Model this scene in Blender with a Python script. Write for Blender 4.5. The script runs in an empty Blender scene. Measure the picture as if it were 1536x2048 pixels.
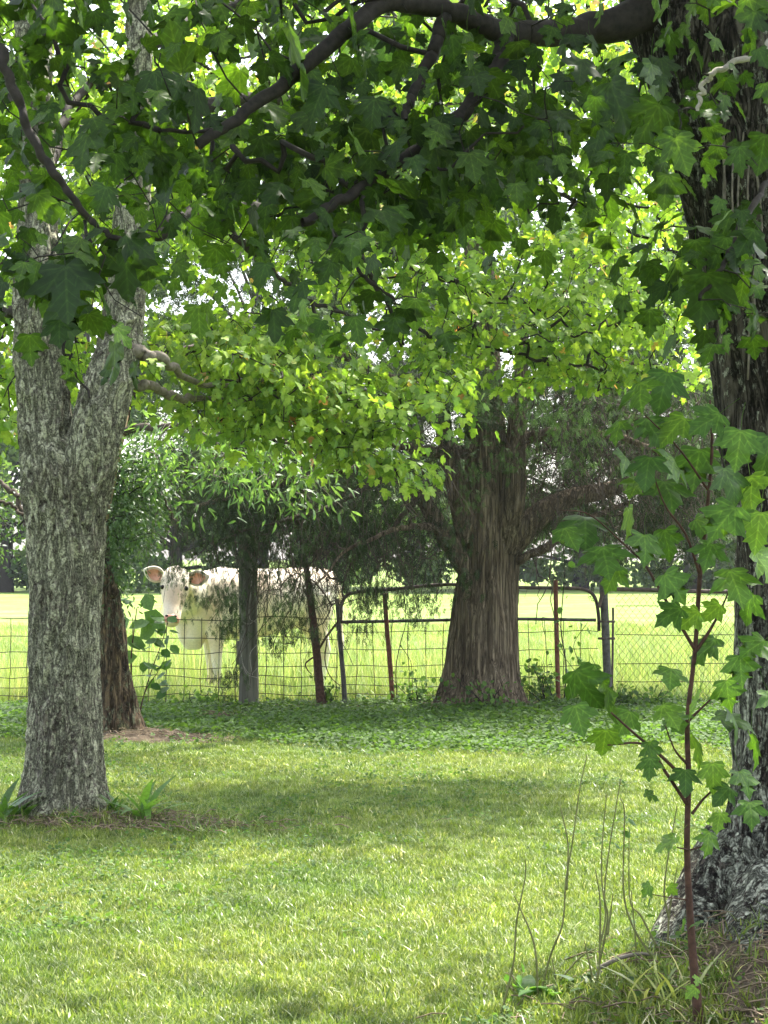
import bpy, math, random
import numpy as np
from mathutils import Vector, Matrix, Euler

random.seed(7)
RNG = np.random.default_rng(7)
S = bpy.context.scene
COL = S.collection
R = math.radians

# ------------------------------------------------------------------ camera
FPX, W, H, HORIZON = 3925.0, 1536.0, 2048.0, 1105.0
CAM = np.array([0.0, 0.0, 1.6])
PITCH = math.atan((HORIZON - H / 2) / FPX)
cam_data = bpy.data.cameras.new('camera')
cam_data.sensor_fit = 'VERTICAL'
cam_data.sensor_height = 36.0
cam_data.lens = 36.0 * FPX / H
cam_data.clip_end = 2000
cam_data.clip_start = 0.1
cam = bpy.data.objects.new('camera', cam_data)
cam.location = CAM
cam.rotation_euler = (math.pi / 2 + PITCH, 0, 0)
COL.objects.link(cam)
S.camera = cam

# ------------------------------------------------------------------ world, sun, exposure
SUN_EL, SUN_AZ = R(60), R(32)          # azimuth clockwise from +Y (towards +X)
world = bpy.data.worlds.new('World')
S.world = world
world.use_nodes = True
wn = world.node_tree
bg = wn.nodes['Background']
sky = wn.nodes.new('ShaderNodeTexSky')
sky.sky_type = 'NISHITA'
sky.sun_disc = False
sky.sun_elevation = SUN_EL
sky.sun_rotation = SUN_AZ
sky.dust_density = 3.0
sky.air_density = 1.0
sky.ozone_density = 0.6
hs_ = wn.nodes.new('ShaderNodeHueSaturation')
hs_.inputs['Saturation'].default_value = 0.5
wn.links.new(sky.outputs[0], hs_.inputs['Color'])
wn.links.new(hs_.outputs[0], bg.inputs[0])
bg.inputs[1].default_value = 0.15
sun_data = bpy.data.lights.new('sun', 'SUN')
sun_data.energy = 3.4
sun_data.angle = R(0.6)
sun_data.color = (1.0, 0.95, 0.84)
sun = bpy.data.objects.new('sun', sun_data)
to_sun = Vector((math.cos(SUN_EL) * math.sin(SUN_AZ), math.cos(SUN_EL) * math.cos(SUN_AZ), math.sin(SUN_EL)))
sun.rotation_euler = to_sun.to_track_quat('Z', 'Y').to_euler()
sun.location = (0, 0, 30)
COL.objects.link(sun)
S.view_settings.view_transform = 'Standard'
S.view_settings.look = 'None'
S.view_settings.exposure = 2.18
S.view_settings.gamma = 1.0
S.view_settings.use_curve_mapping = False
S.cycles.max_bounces = 8
S.cycles.diffuse_bounces = 4
S.cycles.glossy_bounces = 2
S.cycles.transmission_bounces = 5
S.cycles.sample_clamp_indirect = 6.0


# ------------------------------------------------------------------ helpers
def P(px, py, Y):
    u = (px - W / 2) / FPX
    v = (H / 2 - py) / FPX
    d = np.array([u, math.cos(PITCH) - v * math.sin(PITCH), math.sin(PITCH) + v * math.cos(PITCH)])
    return CAM + d * (Y / d[1])


def proj(p):
    q = np.atleast_2d(p) - CAM
    f = q[:, 1] * math.cos(PITCH) + q[:, 2] * math.sin(PITCH)
    up = -q[:, 1] * math.sin(PITCH) + q[:, 2] * math.cos(PITCH)
    return W / 2 + FPX * q[:, 0] / f, H / 2 - FPX * up / f, f


def _hash(ix, iy, iz):
    h = (ix * 374761393 + iy * 668265263 + iz * 2147483647) & 0xFFFFFFFF
    h = ((h ^ (h >> 13)) * 1274126177) & 0xFFFFFFFF
    h = (h ^ (h >> 16)) & 0xFFFFFFFF
    return h.astype(np.float64) / 4294967295.0


def vnoise(p):
    p = np.asarray(p, float)
    i = np.floor(p).astype(np.int64)
    f = p - i
    f = f * f * (3 - 2 * f)
    x, y, z = i[..., 0], i[..., 1], i[..., 2]
    out = 0
    for dx in (0, 1):
        for dy in (0, 1):
            for dz in (0, 1):
                w = (f[..., 0] if dx else 1 - f[..., 0]) * (f[..., 1] if dy else 1 - f[..., 1]) * (f[..., 2] if dz else 1 - f[..., 2])
                out = out + w * _hash(x + dx, y + dy, z + dz)
    return out


def fbm(p, o=4):
    a, s, t = 0.5, 0.0, 0.0
    p = np.asarray(p, float)
    for k in range(o):
        s = s + a * vnoise(p * (2 ** k) + 17.3 * k)
        t += a
        a *= 0.5
    return s / t


def new_mesh(name, V, F, attrs=None, smooth=False):
    """V (n,3); F: list of int arrays, each (m,k)."""
    me = bpy.data.meshes.new(name)
    V = np.ascontiguousarray(V, dtype=np.float32)
    Fs = [np.asarray(f, np.int32) for f in (F if isinstance(F, list) else [F]) if len(f)]
    me.vertices.add(len(V))
    me.vertices.foreach_set('co', V.ravel())
    nl = sum(f.size for f in Fs)
    npoly = sum(len(f) for f in Fs)
    me.loops.add(nl)
    me.polygons.add(npoly)
    me.loops.foreach_set('vertex_index', np.concatenate([f.ravel() for f in Fs]))
    sizes = np.concatenate([np.full(len(f), f.shape[1], np.int32) for f in Fs])
    starts = np.concatenate([[0], np.cumsum(sizes)[:-1]]).astype(np.int32)
    me.polygons.foreach_set('loop_start', starts)
    me.polygons.foreach_set('loop_total', sizes)
    if smooth:
        me.polygons.foreach_set('use_smooth', np.ones(npoly, bool))
    if attrs:
        for k, v in attrs.items():
            a = me.attributes.new(k, 'FLOAT', 'POINT')
            a.data.foreach_set('value', np.ascontiguousarray(v, dtype=np.float32))
    me.update(calc_edges=True)
    return me


class MB:
    def __init__(self):
        self.V, self.T, self.Q, self.A, self.n = [], [], [], [], 0
        self.U = []

    def add(self, V, F, rnd=0.5):
        V = np.asarray(V, float)
        F = np.asarray(F, int)
        self.V.append(V)
        (self.T if F.shape[1] == 3 else self.Q).append(F + self.n)
        self.A.append(np.full(len(V), rnd) if np.isscalar(rnd) else np.asarray(rnd))
        self.n += len(V)
        return self

    def tube(self, pts, r, sides=6, rnd=0.5, cap=True):
        V, F = tube_geo(pts, r, sides)
        b = self.n
        self.add(V, F, rnd)
        if cap:
            n = len(pts)
            for k, c in ((0, pts[0]), (n - 1, pts[-1])):
                ring = b + k * sides + np.arange(sides)
                ci = self.n
                self.V.append(np.array([c], float)); self.A.append(np.array([rnd])); self.n += 1
                nx = np.roll(ring, -1)
                t = np.stack([np.full(sides, ci), nx, ring], 1) if k == 0 else np.stack([np.full(sides, ci), ring, nx], 1)
                self.T.append(t)
        return self

    def mesh(self, name, off=(0, 0, 0), smooth=True):
        F = []
        if self.Q: F.append(np.concatenate(self.Q))
        if self.T: F.append(np.concatenate(self.T))
        at = {'rnd': np.concatenate(self.A)}
        if self.U:
            u = np.concatenate(self.U)
            if len(u) == self.n: at['lx'] = u[:, 0]; at['ly'] = u[:, 1]
        return new_mesh(name, np.concatenate(self.V) - np.asarray(off, float), F, at, smooth)


def tube_geo(pts, r, sides):
    pts = np.asarray(pts, float)
    n = len(pts)
    r = np.broadcast_to(np.asarray(r, float), (n,))
    t = np.gradient(pts, axis=0)
    t /= np.linalg.norm(t, axis=1)[:, None] + 1e-12
    m = np.abs(t.mean(0))
    ref = np.zeros(3); ref[int(np.argmin(m))] = 1
    a = np.cross(t, ref); a /= np.linalg.norm(a, axis=1)[:, None] + 1e-12
    b = np.cross(t, a)
    th = np.arange(sides) * 2 * math.pi / sides
    V = pts[:, None] + r[:, None, None] * (np.cos(th)[None, :, None] * a[:, None] + np.sin(th)[None, :, None] * b[:, None])
    i = np.arange(n - 1)[:, None] * sides
    k = np.arange(sides)[None]
    k2 = (k + 1) % sides
    F = np.stack([i + k, i + k2, i + sides + k2, i + sides + k], -1).reshape(-1, 4)
    return V.reshape(-1, 3), F


def spline(ctrl, n):
    """Catmull-Rom through rows of ctrl (any columns)."""
    c = np.asarray(ctrl, float)
    c = np.vstack([2 * c[0] - c[1], c, 2 * c[-1] - c[-2]])
    m = len(c) - 3
    out = []
    for t in np.linspace(0, m - 1e-9, n):
        i = int(t); u = t - i
        p0, p1, p2, p3 = c[i:i + 4]
        out.append(0.5 * (2 * p1 + (p2 - p0) * u + (2 * p0 - 5 * p1 + 4 * p2 - p3) * u * u + (3 * p1 - p0 - 3 * p2 + p3) * u ** 3))
    return np.array(out)


def tag(o, label=None, cat=None, group=None, kind=None):
    if label: o['label'] = label
    if cat: o['category'] = cat
    if group: o['group'] = group
    if kind: o['kind'] = kind
    return o


def thing(name, loc, label, cat, group=None):
    o = bpy.data.objects.new(name, None)
    o.empty_display_size = 0.2
    o.location = tuple(float(v) for v in loc)
    COL.objects.link(o)
    return tag(o, label, cat, group)


def obj(name, me, mat, parent=None, kind=None, label=None):
    o = bpy.data.objects.new(name, me)
    COL.objects.link(o)
    if mat is not None and not me.materials:
        me.materials.append(mat)
    if parent is not None:
        o.parent = parent
    if kind: o['kind'] = kind
    if label: o['label'] = label
    return o


# ------------------------------------------------------------------ materials
class NT:
    def __init__(self, name):
        self.m = bpy.data.materials.new(name)
        self.m.use_nodes = True
        self.t = self.m.node_tree
        self.t.nodes.clear()
        self.out = self.t.nodes.new('ShaderNodeOutputMaterial')

    def n(self, typ, **kw):
        o = self.t.nodes.new('ShaderNode' + typ)
        for k, v in kw.items():
            if k in ('operation', 'blend_type', 'data_type', 'feature', 'attribute_name', 'distance', 'wave_type', 'vector_type'):
                setattr(o, k, v)
            else:
                o.inputs[k.replace('_', ' ')].default_value = v
        return o

    def l(self, a, b):
        self.t.links.new(a, b)

    def ramp(self, src, stops, interp='LINEAR'):
        r = self.t.nodes.new('ShaderNodeValToRGB')
        r.color_ramp.interpolation = interp
        e = r.color_ramp.elements
        while len(e) < len(stops): e.new(0.5)
        for k, (p, c) in enumerate(stops):
            e[k].position = p
            if not hasattr(c, '__len__'): c = (c, c, c)
            e[k].color = (*c, 1)
        self.l(src, r.inputs[0])
        return r.outputs[0]

    def mix(self, fac, a, b, mode='MIX'):
        m = self.t.nodes.new('ShaderNodeMix')
        m.data_type = 'RGBA'; m.blend_type = mode
        for k_, s, v in ((0, m.inputs[0], fac), (6, m.inputs[6], a), (7, m.inputs[7], b)):
            if isinstance(v, (int, float)): s.default_value = v if k_ == 0 else (v, v, v, 1)
            elif isinstance(v, tuple): s.default_value = (*v, 1)
            else: self.l(v, s)
        return m.outputs[2]


def leaf_mat(name, stops, trans_gain=(1.9, 1.9, 0.9), mixf=0.45, rough=0.45, back=1.35, tint_scale=1.2, veins=False):
    """stops: ramp over the per-leaf random number."""
    g = NT(name)
    at = g.n('Attribute', attribute_name='rnd')
    c = g.ramp(at.outputs['Fac'], stops)
    geo = g.n('NewGeometry')
    nz = g.n('TexNoise', Scale=tint_scale, Detail=2.0)
    g.l(geo.outputs['Position'], nz.inputs['Vector'])
    c = g.mix(1.0, c, g.ramp(nz.outputs['Fac'], [(0.3, 0.75), (0.7, 1.25)]), 'MULTIPLY')
    fine = g.n('TexNoise', Scale=60.0, Detail=3.0)
    g.l(geo.outputs['Position'], fine.inputs['Vector'])
    c = g.mix(1.0, c, g.ramp(fine.outputs['Fac'], [(0.3, 0.8), (0.7, 1.2)]), 'MULTIPLY')
    if veins:
        ax = g.n('Attribute', attribute_name='lx'); ay = g.n('Attribute', attribute_name='ly')
        absx = g.n('Math', operation='ABSOLUTE'); g.l(ax.outputs['Fac'], absx.inputs[0])
        cur = None
        for an in (0.0, 0.66, 1.32):
            m1 = g.n('Math', operation='MULTIPLY'); g.l(absx.outputs[0], m1.inputs[0]); m1.inputs[1].default_value = math.cos(an)
            m2 = g.n('Math', operation='MULTIPLY'); g.l(ay.outputs['Fac'], m2.inputs[0]); m2.inputs[1].default_value = math.sin(an)
            m3 = g.n('Math', operation='SUBTRACT'); g.l(m1.outputs[0], m3.inputs[0]); g.l(m2.outputs[0], m3.inputs[1])
            m4 = g.n('Math', operation='ABSOLUTE'); g.l(m3.outputs[0], m4.inputs[0])
            if cur is None: cur = m4
            else:
                m5 = g.n('Math', operation='MINIMUM'); g.l(cur.outputs[0], m5.inputs[0]); g.l(m4.outputs[0], m5.inputs[1]); cur = m5
        # side veins run out from each main vein
        w1 = g.n('Math', operation='MULTIPLY'); g.l(ay.outputs['Fac'], w1.inputs[0]); w1.inputs[1].default_value = 34.0
        w2 = g.n('Math', operation='MULTIPLY_ADD'); g.l(cur.outputs[0], w2.inputs[0]); w2.inputs[1].default_value = -40.0; g.l(w1.outputs[0], w2.inputs[2])
        w3 = g.n('Math', operation='SINE'); g.l(w2.outputs[0], w3.inputs[0])
        side = g.ramp(w3.outputs[0], [(0.80, 0.92), (0.99, 1.28)])
        vein = g.ramp(cur.outputs[0], [(0.010, 1.0), (0.028, 0.0)])
        c = g.mix(1.0, c, side, 'MULTIPLY')
        c = g.mix(1.0, c, g.mix(vein, (1, 1, 1), (1.55, 1.4, 1.4)), 'MULTIPLY')
    cb = g.mix(geo.outputs['Backfacing'], c, g.mix(1.0, c, (back, back, back * 0.95), 'MULTIPLY'))
    p = g.n('BsdfPrincipled', Roughness=rough)
    p.inputs['Specular IOR Level'].default_value = 0.35
    g.l(cb, p.inputs['Base Color'])
    tr = g.n('BsdfTranslucent')
    g.l(g.mix(1.0, c, trans_gain, 'MULTIPLY'), tr.inputs['Color'])
    ms = g.n('MixShader', Fac=mixf)
    g.l(p.outputs[0], ms.inputs[1]); g.l(tr.outputs[0], ms.inputs[2])
    g.l(ms.outputs[0], g.out.inputs[0])
    return g.m


def bark_mat(name, dark, mid, light, lichen, lichen_amt=0.5, stretch=0.3, scale=22.0, bump=0.8, moss=None, lscale=26.0, low=None, furrow=0.5):
    """furrowed bark: dark cracks stretched along the trunk, lichen in small crisp patches; low = height above which lichen thins out"""
    g = NT(name)
    tc = g.n('TexCoord')
    mp = g.n('Mapping')
    mp.inputs['Scale'].default_value = (1, 1, stretch)
    g.l(tc.outputs['Object'], mp.inputs['Vector'])
    no = g.n('TexNoise', Scale=scale, Detail=7.0, Roughness=0.68, Distortion=0.6)
    g.l(mp.outputs[0], no.inputs['Vector'])
    n2 = g.n('TexNoise', Scale=scale * 0.6, Detail=5.0, Roughness=0.7, Distortion=1.2)
    mp2 = g.n('Mapping'); mp2.inputs['Location'].default_value = (3.1, 7.7, 1.3); mp2.inputs['Scale'].default_value = (1, 1, stretch * 0.4)
    g.l(tc.outputs['Object'], mp2.inputs['Vector']); g.l(mp2.outputs[0], n2.inputs['Vector'])
    col = g.ramp(no.outputs['Fac'], [(0.34, dark), (0.48, mid), (0.66, light)])
    sub = g.n('Math', operation='SUBTRACT'); sub.inputs[1].default_value = 0.5
    g.l(n2.outputs['Fac'], sub.inputs[0])
    ab = g.n('Math', operation='ABSOLUTE'); g.l(sub.outputs[0], ab.inputs[0])
    crack = g.ramp(ab.outputs[0], [(0.0, 1 - furrow), (0.035, 1 - furrow * 0.6), (0.075, 1.0)])
    lm = None
    if lichen_amt > 0:
        mp3 = g.n('Mapping'); mp3.inputs['Scale'].default_value = (1, 1, min(1, stretch * 1.9))
        g.l(tc.outputs['Object'], mp3.inputs['Vector'])
        sm = g.n('TexNoise', Scale=lscale, Detail=6.0, Roughness=0.72)
        g.l(mp3.outputs[0], sm.inputs['Vector'])
        big = g.n('TexNoise', Scale=2.2, Detail=3.0)
        g.l(tc.outputs['Object'], big.inputs['Vector'])
        ad = g.n('Math', operation='MULTIPLY_ADD'); ad.inputs[1].default_value = 0.35
        g.l(big.outputs['Fac'], ad.inputs[0]); g.l(sm.outputs['Fac'], ad.inputs[2])
        src = ad.outputs[0]
        if low is not None:
            sx = g.n('SeparateXYZ'); g.l(tc.outputs['Object'], sx.inputs[0])
            mr = g.n('MapRange'); mr.inputs['From Min'].default_value = low - 0.5; mr.inputs['From Max'].default_value = low + 0.9
            mr.inputs['To Min'].default_value = 0.0; mr.inputs['To Max'].default_value = 0.13
            g.l(sx.outputs['Z'], mr.inputs['Value'])
            s2 = g.n('Math', operation='SUBTRACT'); g.l(src, s2.inputs[0]); g.l(mr.outputs[0], s2.inputs[1]); src = s2.outputs[0]
        th = 0.82 - 0.3 * lichen_amt
        lm = g.ramp(src, [(th, 0.0), (th + 0.035, 1.0)])
        lc = g.n('TexNoise', Scale=lscale * 2.5, Detail=4.0)
        g.l(tc.outputs['Object'], lc.inputs['Vector'])
        lcol = g.ramp(lc.outputs['Fac'], [(0.35, tuple(0.5 * v for v in lichen)), (0.55, lichen), (0.72, tuple(min(1, 1.45 * v) for v in lichen))])
        col = g.mix(lm, col, lcol)
    if moss:
        ms_ = g.n('TexNoise', Scale=1.7, Detail=5.0)
        g.l(tc.outputs['Object'], ms_.inputs['Vector'])
        col = g.mix(g.ramp(ms_.outputs['Fac'], [(0.56, 0.0), (0.70, 0.65)]), col, moss)
    col = g.mix(1.0, col, crack, 'MULTIPLY')
    p = g.n('BsdfPrincipled', Roughness=0.9)
    p.inputs['Specular IOR Level'].default_value = 0.12
    g.l(col, p.inputs['Base Color'])
    hgt = g.mix(0.5, crack, no.outputs['Color'])
    if lm is not None:
        hgt = g.mix(0.2, hgt, lm)
    b = g.n('Bump', Strength=bump, Distance=0.025)
    g.l(hgt, b.inputs['Height']); g.l(b.outputs[0], p.inputs['Normal'])
    g.l(p.outputs[0], g.out.inputs[0])
    return g.m


def plain_mat(name, a, b, scale=20.0, rough=0.8, bump=0.3, stretch=(1, 1, 1), metallic=0.0):
    g = NT(name)
    tc = g.n('TexCoord')
    mp = g.n('Mapping'); mp.inputs['Scale'].default_value = stretch
    g.l(tc.outputs['Object'], mp.inputs['Vector'])
    no = g.n('TexNoise', Scale=scale, Detail=6.0, Roughness=0.6)
    g.l(mp.outputs[0], no.inputs['Vector'])
    p = g.n('BsdfPrincipled', Roughness=rough, Metallic=metallic)
    p.inputs['Specular IOR Level'].default_value = 0.25
    g.l(g.ramp(no.outputs['Fac'], [(0.32, a), (0.68, b)]), p.inputs['Base Color'])
    bp = g.n('Bump', Strength=bump, Distance=0.01)
    g.l(no.outputs['Fac'], bp.inputs['Height']); g.l(bp.outputs[0], p.inputs['Normal'])
    g.l(p.outputs[0], g.out.inputs[0])
    return g.m


def grass_mat(name, stops, patch, trans=0.35, rough=0.5):
    g = NT(name)
    at = g.n('Attribute', attribute_name='rnd')
    c = g.ramp(at.outputs['Fac'], stops)
    geo = g.n('NewGeometry')
    n1 = g.n('TexNoise', Scale=0.9, Detail=4.0, Roughness=0.6)
    g.l(geo.outputs['Position'], n1.inputs['Vector'])
    c = g.mix(1.0, c, g.ramp(n1.outputs['Fac'], [(0.32, (patch[0] * .88, patch[0] * 1.02, patch[0])), (0.66, (patch[1] * 1.08, patch[1], patch[1]))]), 'MULTIPLY')
    n5 = g.n('TexNoise', Scale=5.0, Detail=3.0)
    g.l(geo.outputs['Position'], n5.inputs['Vector'])
    c = g.mix(1.0, c, g.ramp(n5.outputs['Fac'], [(0.35, .78), (0.65, 1.22)]), 'MULTIPLY')
    p = g.n('BsdfPrincipled', Roughness=rough)
    p.inputs['Specular IOR Level'].default_value = 0.4
    g.l(c, p.inputs['Base Color'])
    tr = g.n('BsdfTranslucent')
    g.l(g.mix(1.0, c, (1.5, 1.5, 0.8), 'MULTIPLY'), tr.inputs['Color'])
    ms = g.n('MixShader', Fac=trans)
    g.l(p.outputs[0], ms.inputs[1]); g.l(tr.outputs[0], ms.inputs[2])
    g.l(ms.outputs[0], g.out.inputs[0])
    return g.m


def ground_mat(name, stops, scale=3.0, fine=120.0):
    g = NT(name)
    tc = g.n('NewGeometry')
    a = g.n('TexNoise', Scale=scale, Detail=8.0, Roughness=0.7)
    b = g.n('TexNoise', Scale=fine, Detail=3.0)
    g.l(tc.outputs['Position'], a.inputs['Vector']); g.l(tc.outputs['Position'], b.inputs['Vector'])
    c = g.mix(1.0, g.ramp(a.outputs['Fac'], stops), g.ramp(b.outputs['Fac'], [(0.3, 0.6), (0.7, 1.35)]), 'MULTIPLY')
    p = g.n('BsdfPrincipled', Roughness=0.95)
    p.inputs['Specular IOR Level'].default_value = 0.1
    g.l(c, p.inputs['Base Color'])
    bp = g.n('Bump', Strength=0.6, Distance=0.02)
    g.l(b.outputs['Fac'], bp.inputs['Height']); g.l(bp.outputs[0], p.inputs['Normal'])
    g.l(p.outputs[0], g.out.inputs[0])
    return g.m


M = {}
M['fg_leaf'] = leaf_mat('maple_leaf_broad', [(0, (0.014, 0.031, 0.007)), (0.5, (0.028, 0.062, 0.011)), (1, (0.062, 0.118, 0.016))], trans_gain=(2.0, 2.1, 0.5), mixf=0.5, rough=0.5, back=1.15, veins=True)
M['sap_leaf'] = leaf_mat('maple_leaf_sapling', [(0, (0.028, 0.068, 0.011)), (0.6, (0.055, 0.118, 0.017)), (1, (0.105, 0.19, 0.026))], trans_gain=(1.7, 1.7, 0.6), mixf=0.5, veins=True)
M['mid_leaf'] = leaf_mat('maple_leaf_bright', [(0, (0.080, 0.15, 0.032)), (0.5, (0.152, 0.24, 0.048)), (0.984, (0.26, 0.34, 0.070)), (0.994, (0.42, 0.27, 0.12)), (1.0, (0.50, 0.22, 0.15))],
                         trans_gain=(1.9, 2.0, 0.7), mixf=0.5, tint_scale=0.8)
M['narrow_leaf'] = leaf_mat('narrow_leaf', [(0, (0.05, 0.11, 0.035)), (1, (0.13, 0.22, 0.07))], mixf=0.4)
M['fine_leaf'] = leaf_mat('dark_fine_leaf', [(0, (0.025, 0.06, 0.02)), (1, (0.07, 0.13, 0.035))], mixf=0.35)
M['bg_leaf'] = leaf_mat('far_leaf', [(0, (0.05, 0.10, 0.025)), (1, (0.14, 0.22, 0.045))], mixf=0.45, tint_scale=0.35)
M['far_leaf'] = leaf_mat('treeline_leaf', [(0, (0.05, 0.10, 0.03)), (1, (0.13, 0.20, 0.06))], mixf=0.45, tint_scale=0.15)
M['cedar_leaf'] = leaf_mat('cedar_scale_leaf', [(0, (0.018, 0.026, 0.011)), (0.7, (0.036, 0.060, 0.018)), (1, (0.10, 0.17, 0.045))], mixf=0.2, trans_gain=(1.1, 1.2, 0.7), rough=0.8)
M['weed_leaf'] = leaf_mat('weed_leaf', [(0, (0.045, 0.11, 0.02)), (1, (0.11, 0.21, 0.04))], mixf=0.4)
M['ivy_leaf'] = leaf_mat('ground_cover_leaf', [(0, (0.035, 0.075, 0.018)), (1, (0.10, 0.18, 0.035))], mixf=0.35, rough=0.7)
M['lichen_bark'] = bark_mat('lichen_maple_bark', (0.055, 0.044, 0.034), (0.18, 0.157, 0.122), (0.33, 0.30, 0.24), (0.37, 0.365, 0.255), 0.72, 0.8, 30.0, 0.9, lscale=36.0, furrow=0.74, moss=(0.11, 0.08, 0.055))
M['dark_bark'] = bark_mat('dark_maple_bark', (0.014, 0.012, 0.010), (0.06, 0.05, 0.04), (0.13, 0.113, 0.092), (0.34, 0.345, 0.27), 0.70, 0.30, 30.0, 1.0, lscale=34.0, low=0.75, furrow=0.85)
M['cedar_bark'] = bark_mat('cedar_bark', (0.05, 0.036, 0.025), (0.16, 0.12, 0.082), (0.32, 0.25, 0.175), (0.2, 0.22, 0.14), 0.0, 0.05, 34.0, 1.0, furrow=0.6)
M['old_bark'] = bark_mat('decayed_bark', (0.025, 0.018, 0.014), (0.10, 0.07, 0.045), (0.22, 0.155, 0.09), (0.18, 0.18, 0.11), 0.40, 0.30, 20.0, 1.0, moss=(0.14, 0.115, 0.03), furrow=0.8)
M['twig'] = plain_mat('dark_twig', (0.012, 0.010, 0.008), (0.035, 0.028, 0.022), 40)
M['pale_twig'] = plain_mat('pale_twig', (0.24, 0.21, 0.17), (0.42, 0.38, 0.32), 40)
M['mid_twig'] = plain_mat('grey_twig', (0.10, 0.085, 0.065), (0.22, 0.19, 0.15), 40)
M['cedar_twig'] = plain_mat('cedar_twig', (0.032, 0.024, 0.018), (0.105, 0.078, 0.056), 40)
M['red_twig'] = plain_mat('red_stem', (0.035, 0.017, 0.011), (0.095, 0.048, 0.032), 40)
M['green_stem'] = plain_mat('green_stem', (0.09, 0.10, 0.03), (0.20, 0.20, 0.08), 30)
M['dead_wood'] = plain_mat('bare_dead_wood', (0.26, 0.16, 0.09), (0.5, 0.36, 0.24), 12, stretch=(1, 1, 0.15))
M['post_wood'] = plain_mat('weathered_post', (0.05, 0.05, 0.035), (0.17, 0.16, 0.12), 30, bump=0.8, stretch=(1, 1, 0.06))
M['rust'] = plain_mat('rusty_pipe', (0.05, 0.035, 0.03), (0.14, 0.10, 0.085), 18, rough=0.7)
M['rust_red'] = plain_mat('rust_red_steel', (0.11, 0.04, 0.025), (0.24, 0.10, 0.07), 22, rough=0.8)
M['pipe_grey'] = plain_mat('dull_grey_pipe', (0.05, 0.046, 0.042), (0.13, 0.12, 0.11), 22, rough=0.7, metallic=0.2)
M['wire'] = plain_mat('rusty_wire', (0.02, 0.014, 0.01), (0.06, 0.045, 0.035), 30, rough=0.8)
M['chain'] = plain_mat('galvanised_chain', (0.03, 0.027, 0.022), (0.08, 0.075, 0.06), 30, rough=0.7)
M['soil'] = ground_mat('bare_soil', [(0.3, (0.035, 0.026, 0.018)), (0.5, (0.095, 0.072, 0.05)), (0.72, (0.20, 0.165, 0.12))], 9.0, 70.0)
M['lawn_soil'] = ground_mat('lawn_ground', [(0.3, (0.045, 0.075, 0.018)), (0.55, (0.08, 0.12, 0.03)), (0.75, (0.12, 0.15, 0.045))], 2.0)
M['pasture_soil'] = ground_mat('pasture_ground', [(0.30, (0.10, 0.175, 0.035)), (0.5, (0.18, 0.26, 0.06)), (0.70, (0.27, 0.32, 0.11))], 0.45, 9.0)
M['grass'] = grass_mat('lawn_blade', [(0, (0.068, 0.122, 0.018)), (0.5, (0.146, 0.208, 0.036)), (0.86, (0.235, 0.29, 0.07)), (0.93, (0.40, 0.42, 0.21)), (1, (0.56, 0.54, 0.37))], (0.82, 1.18), rough=0.4)
M['pasture'] = grass_mat('pasture_blade', [(0, (0.14, 0.22, 0.05)), (0.6, (0.22, 0.29, 0.08)), (1, (0.46, 0.45, 0.25))], (0.85, 1.15))
M['straw'] = plain_mat('dry_litter', (0.10, 0.07, 0.045), (0.30, 0.23, 0.15), 30)


# ------------------------------------------------------------------ leaf shapes
def maple_leaf(seed, lobes=5, curl=0.25, petiole=True, fine=True, wide=1.0):
    """Leaf in the x-y plane, base at the origin, tip towards +y, length 1."""
    rg = np.random.default_rng(seed)
    if fine:
        half = [(0.0, 0.0), (0.16, -0.06), (0.33, -0.04), (0.40, 0.10), (0.32, 0.16), (0.45, 0.25), (0.60, 0.47), (0.44, 0.46), (0.36, 0.52),
                (0.22, 0.47), (0.24, 0.66), (0.31, 0.74), (0.16, 0.78), (0.09, 0.88)]
    else:
        half = [(0.0, 0.0), (0.32, -0.03), (0.36, 0.16), (0.56, 0.46), (0.24, 0.46), (0.26, 0.74)]
    half = [(x * wide * (1 + rg.uniform(-.1, .1)), y * (1 + rg.uniform(-.05, .05))) for x, y in half]
    out = half + [(0.0, 1.0)] + [(-x * (1 + rg.uniform(-.08, .08)), y) for x, y in half[:0:-1]]
    out = np.array(out)
    hub = np.array([[0.0, 0.22], [0.0, 0.55]])
    pts = np.vstack([out, hub])
    n = len(out)
    tipi = len(half)
    F = []
    for i in range(n):
        j = (i + 1) % n
        ymid = (out[i, 1] + out[j, 1]) / 2
        h = n + 1 if ymid > 0.5 else n
        F.append((h, i, j) if True else None)
    # bridge between the two hubs
    for i in range(n):
        j = (i + 1) % n
        a = n + 1 if (out[i, 1] + out[j, 1]) / 2 > 0.5 else n
        k = (j + 1) % n
        b = n + 1 if (out[j, 1] + out[k, 1]) / 2 > 0.5 else n
        if a != b:
            F.append((a, j, b))
    F = np.array(F)[:, ::-1]
    x, y = pts[:, 0], pts[:, 1]
    r2 = x ** 2 + (y - 0.25) ** 2
    z = -curl * r2 * (1 + 0.3 * rg.uniform(-1, 1)) + 0.10 * np.abs(x) + 0.05 * np.sin(9 * x + rg.uniform(0, 6)) * np.sin(7 * y + rg.uniform(0, 6))
    z[n:] -= 0.035
    V = np.column_stack([pts, z])
    if petiole:
        m = MB()
        m.add(V, F)
        pp = np.array([(0, 0.02, -0.01), (0.02, -0.3, 0.05), (0.0, -0.62, 0.16)])
        Vt, Ft = tube_geo(pp, [0.010, 0.008, 0.008], 3)
        T = np.concatenate([Ft[:, :3], Ft[:, [0, 2, 3]]])
        m.add(Vt, T)
        V, F = np.concatenate(m.V), np.concatenate(m.T)
    return V, F


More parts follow.
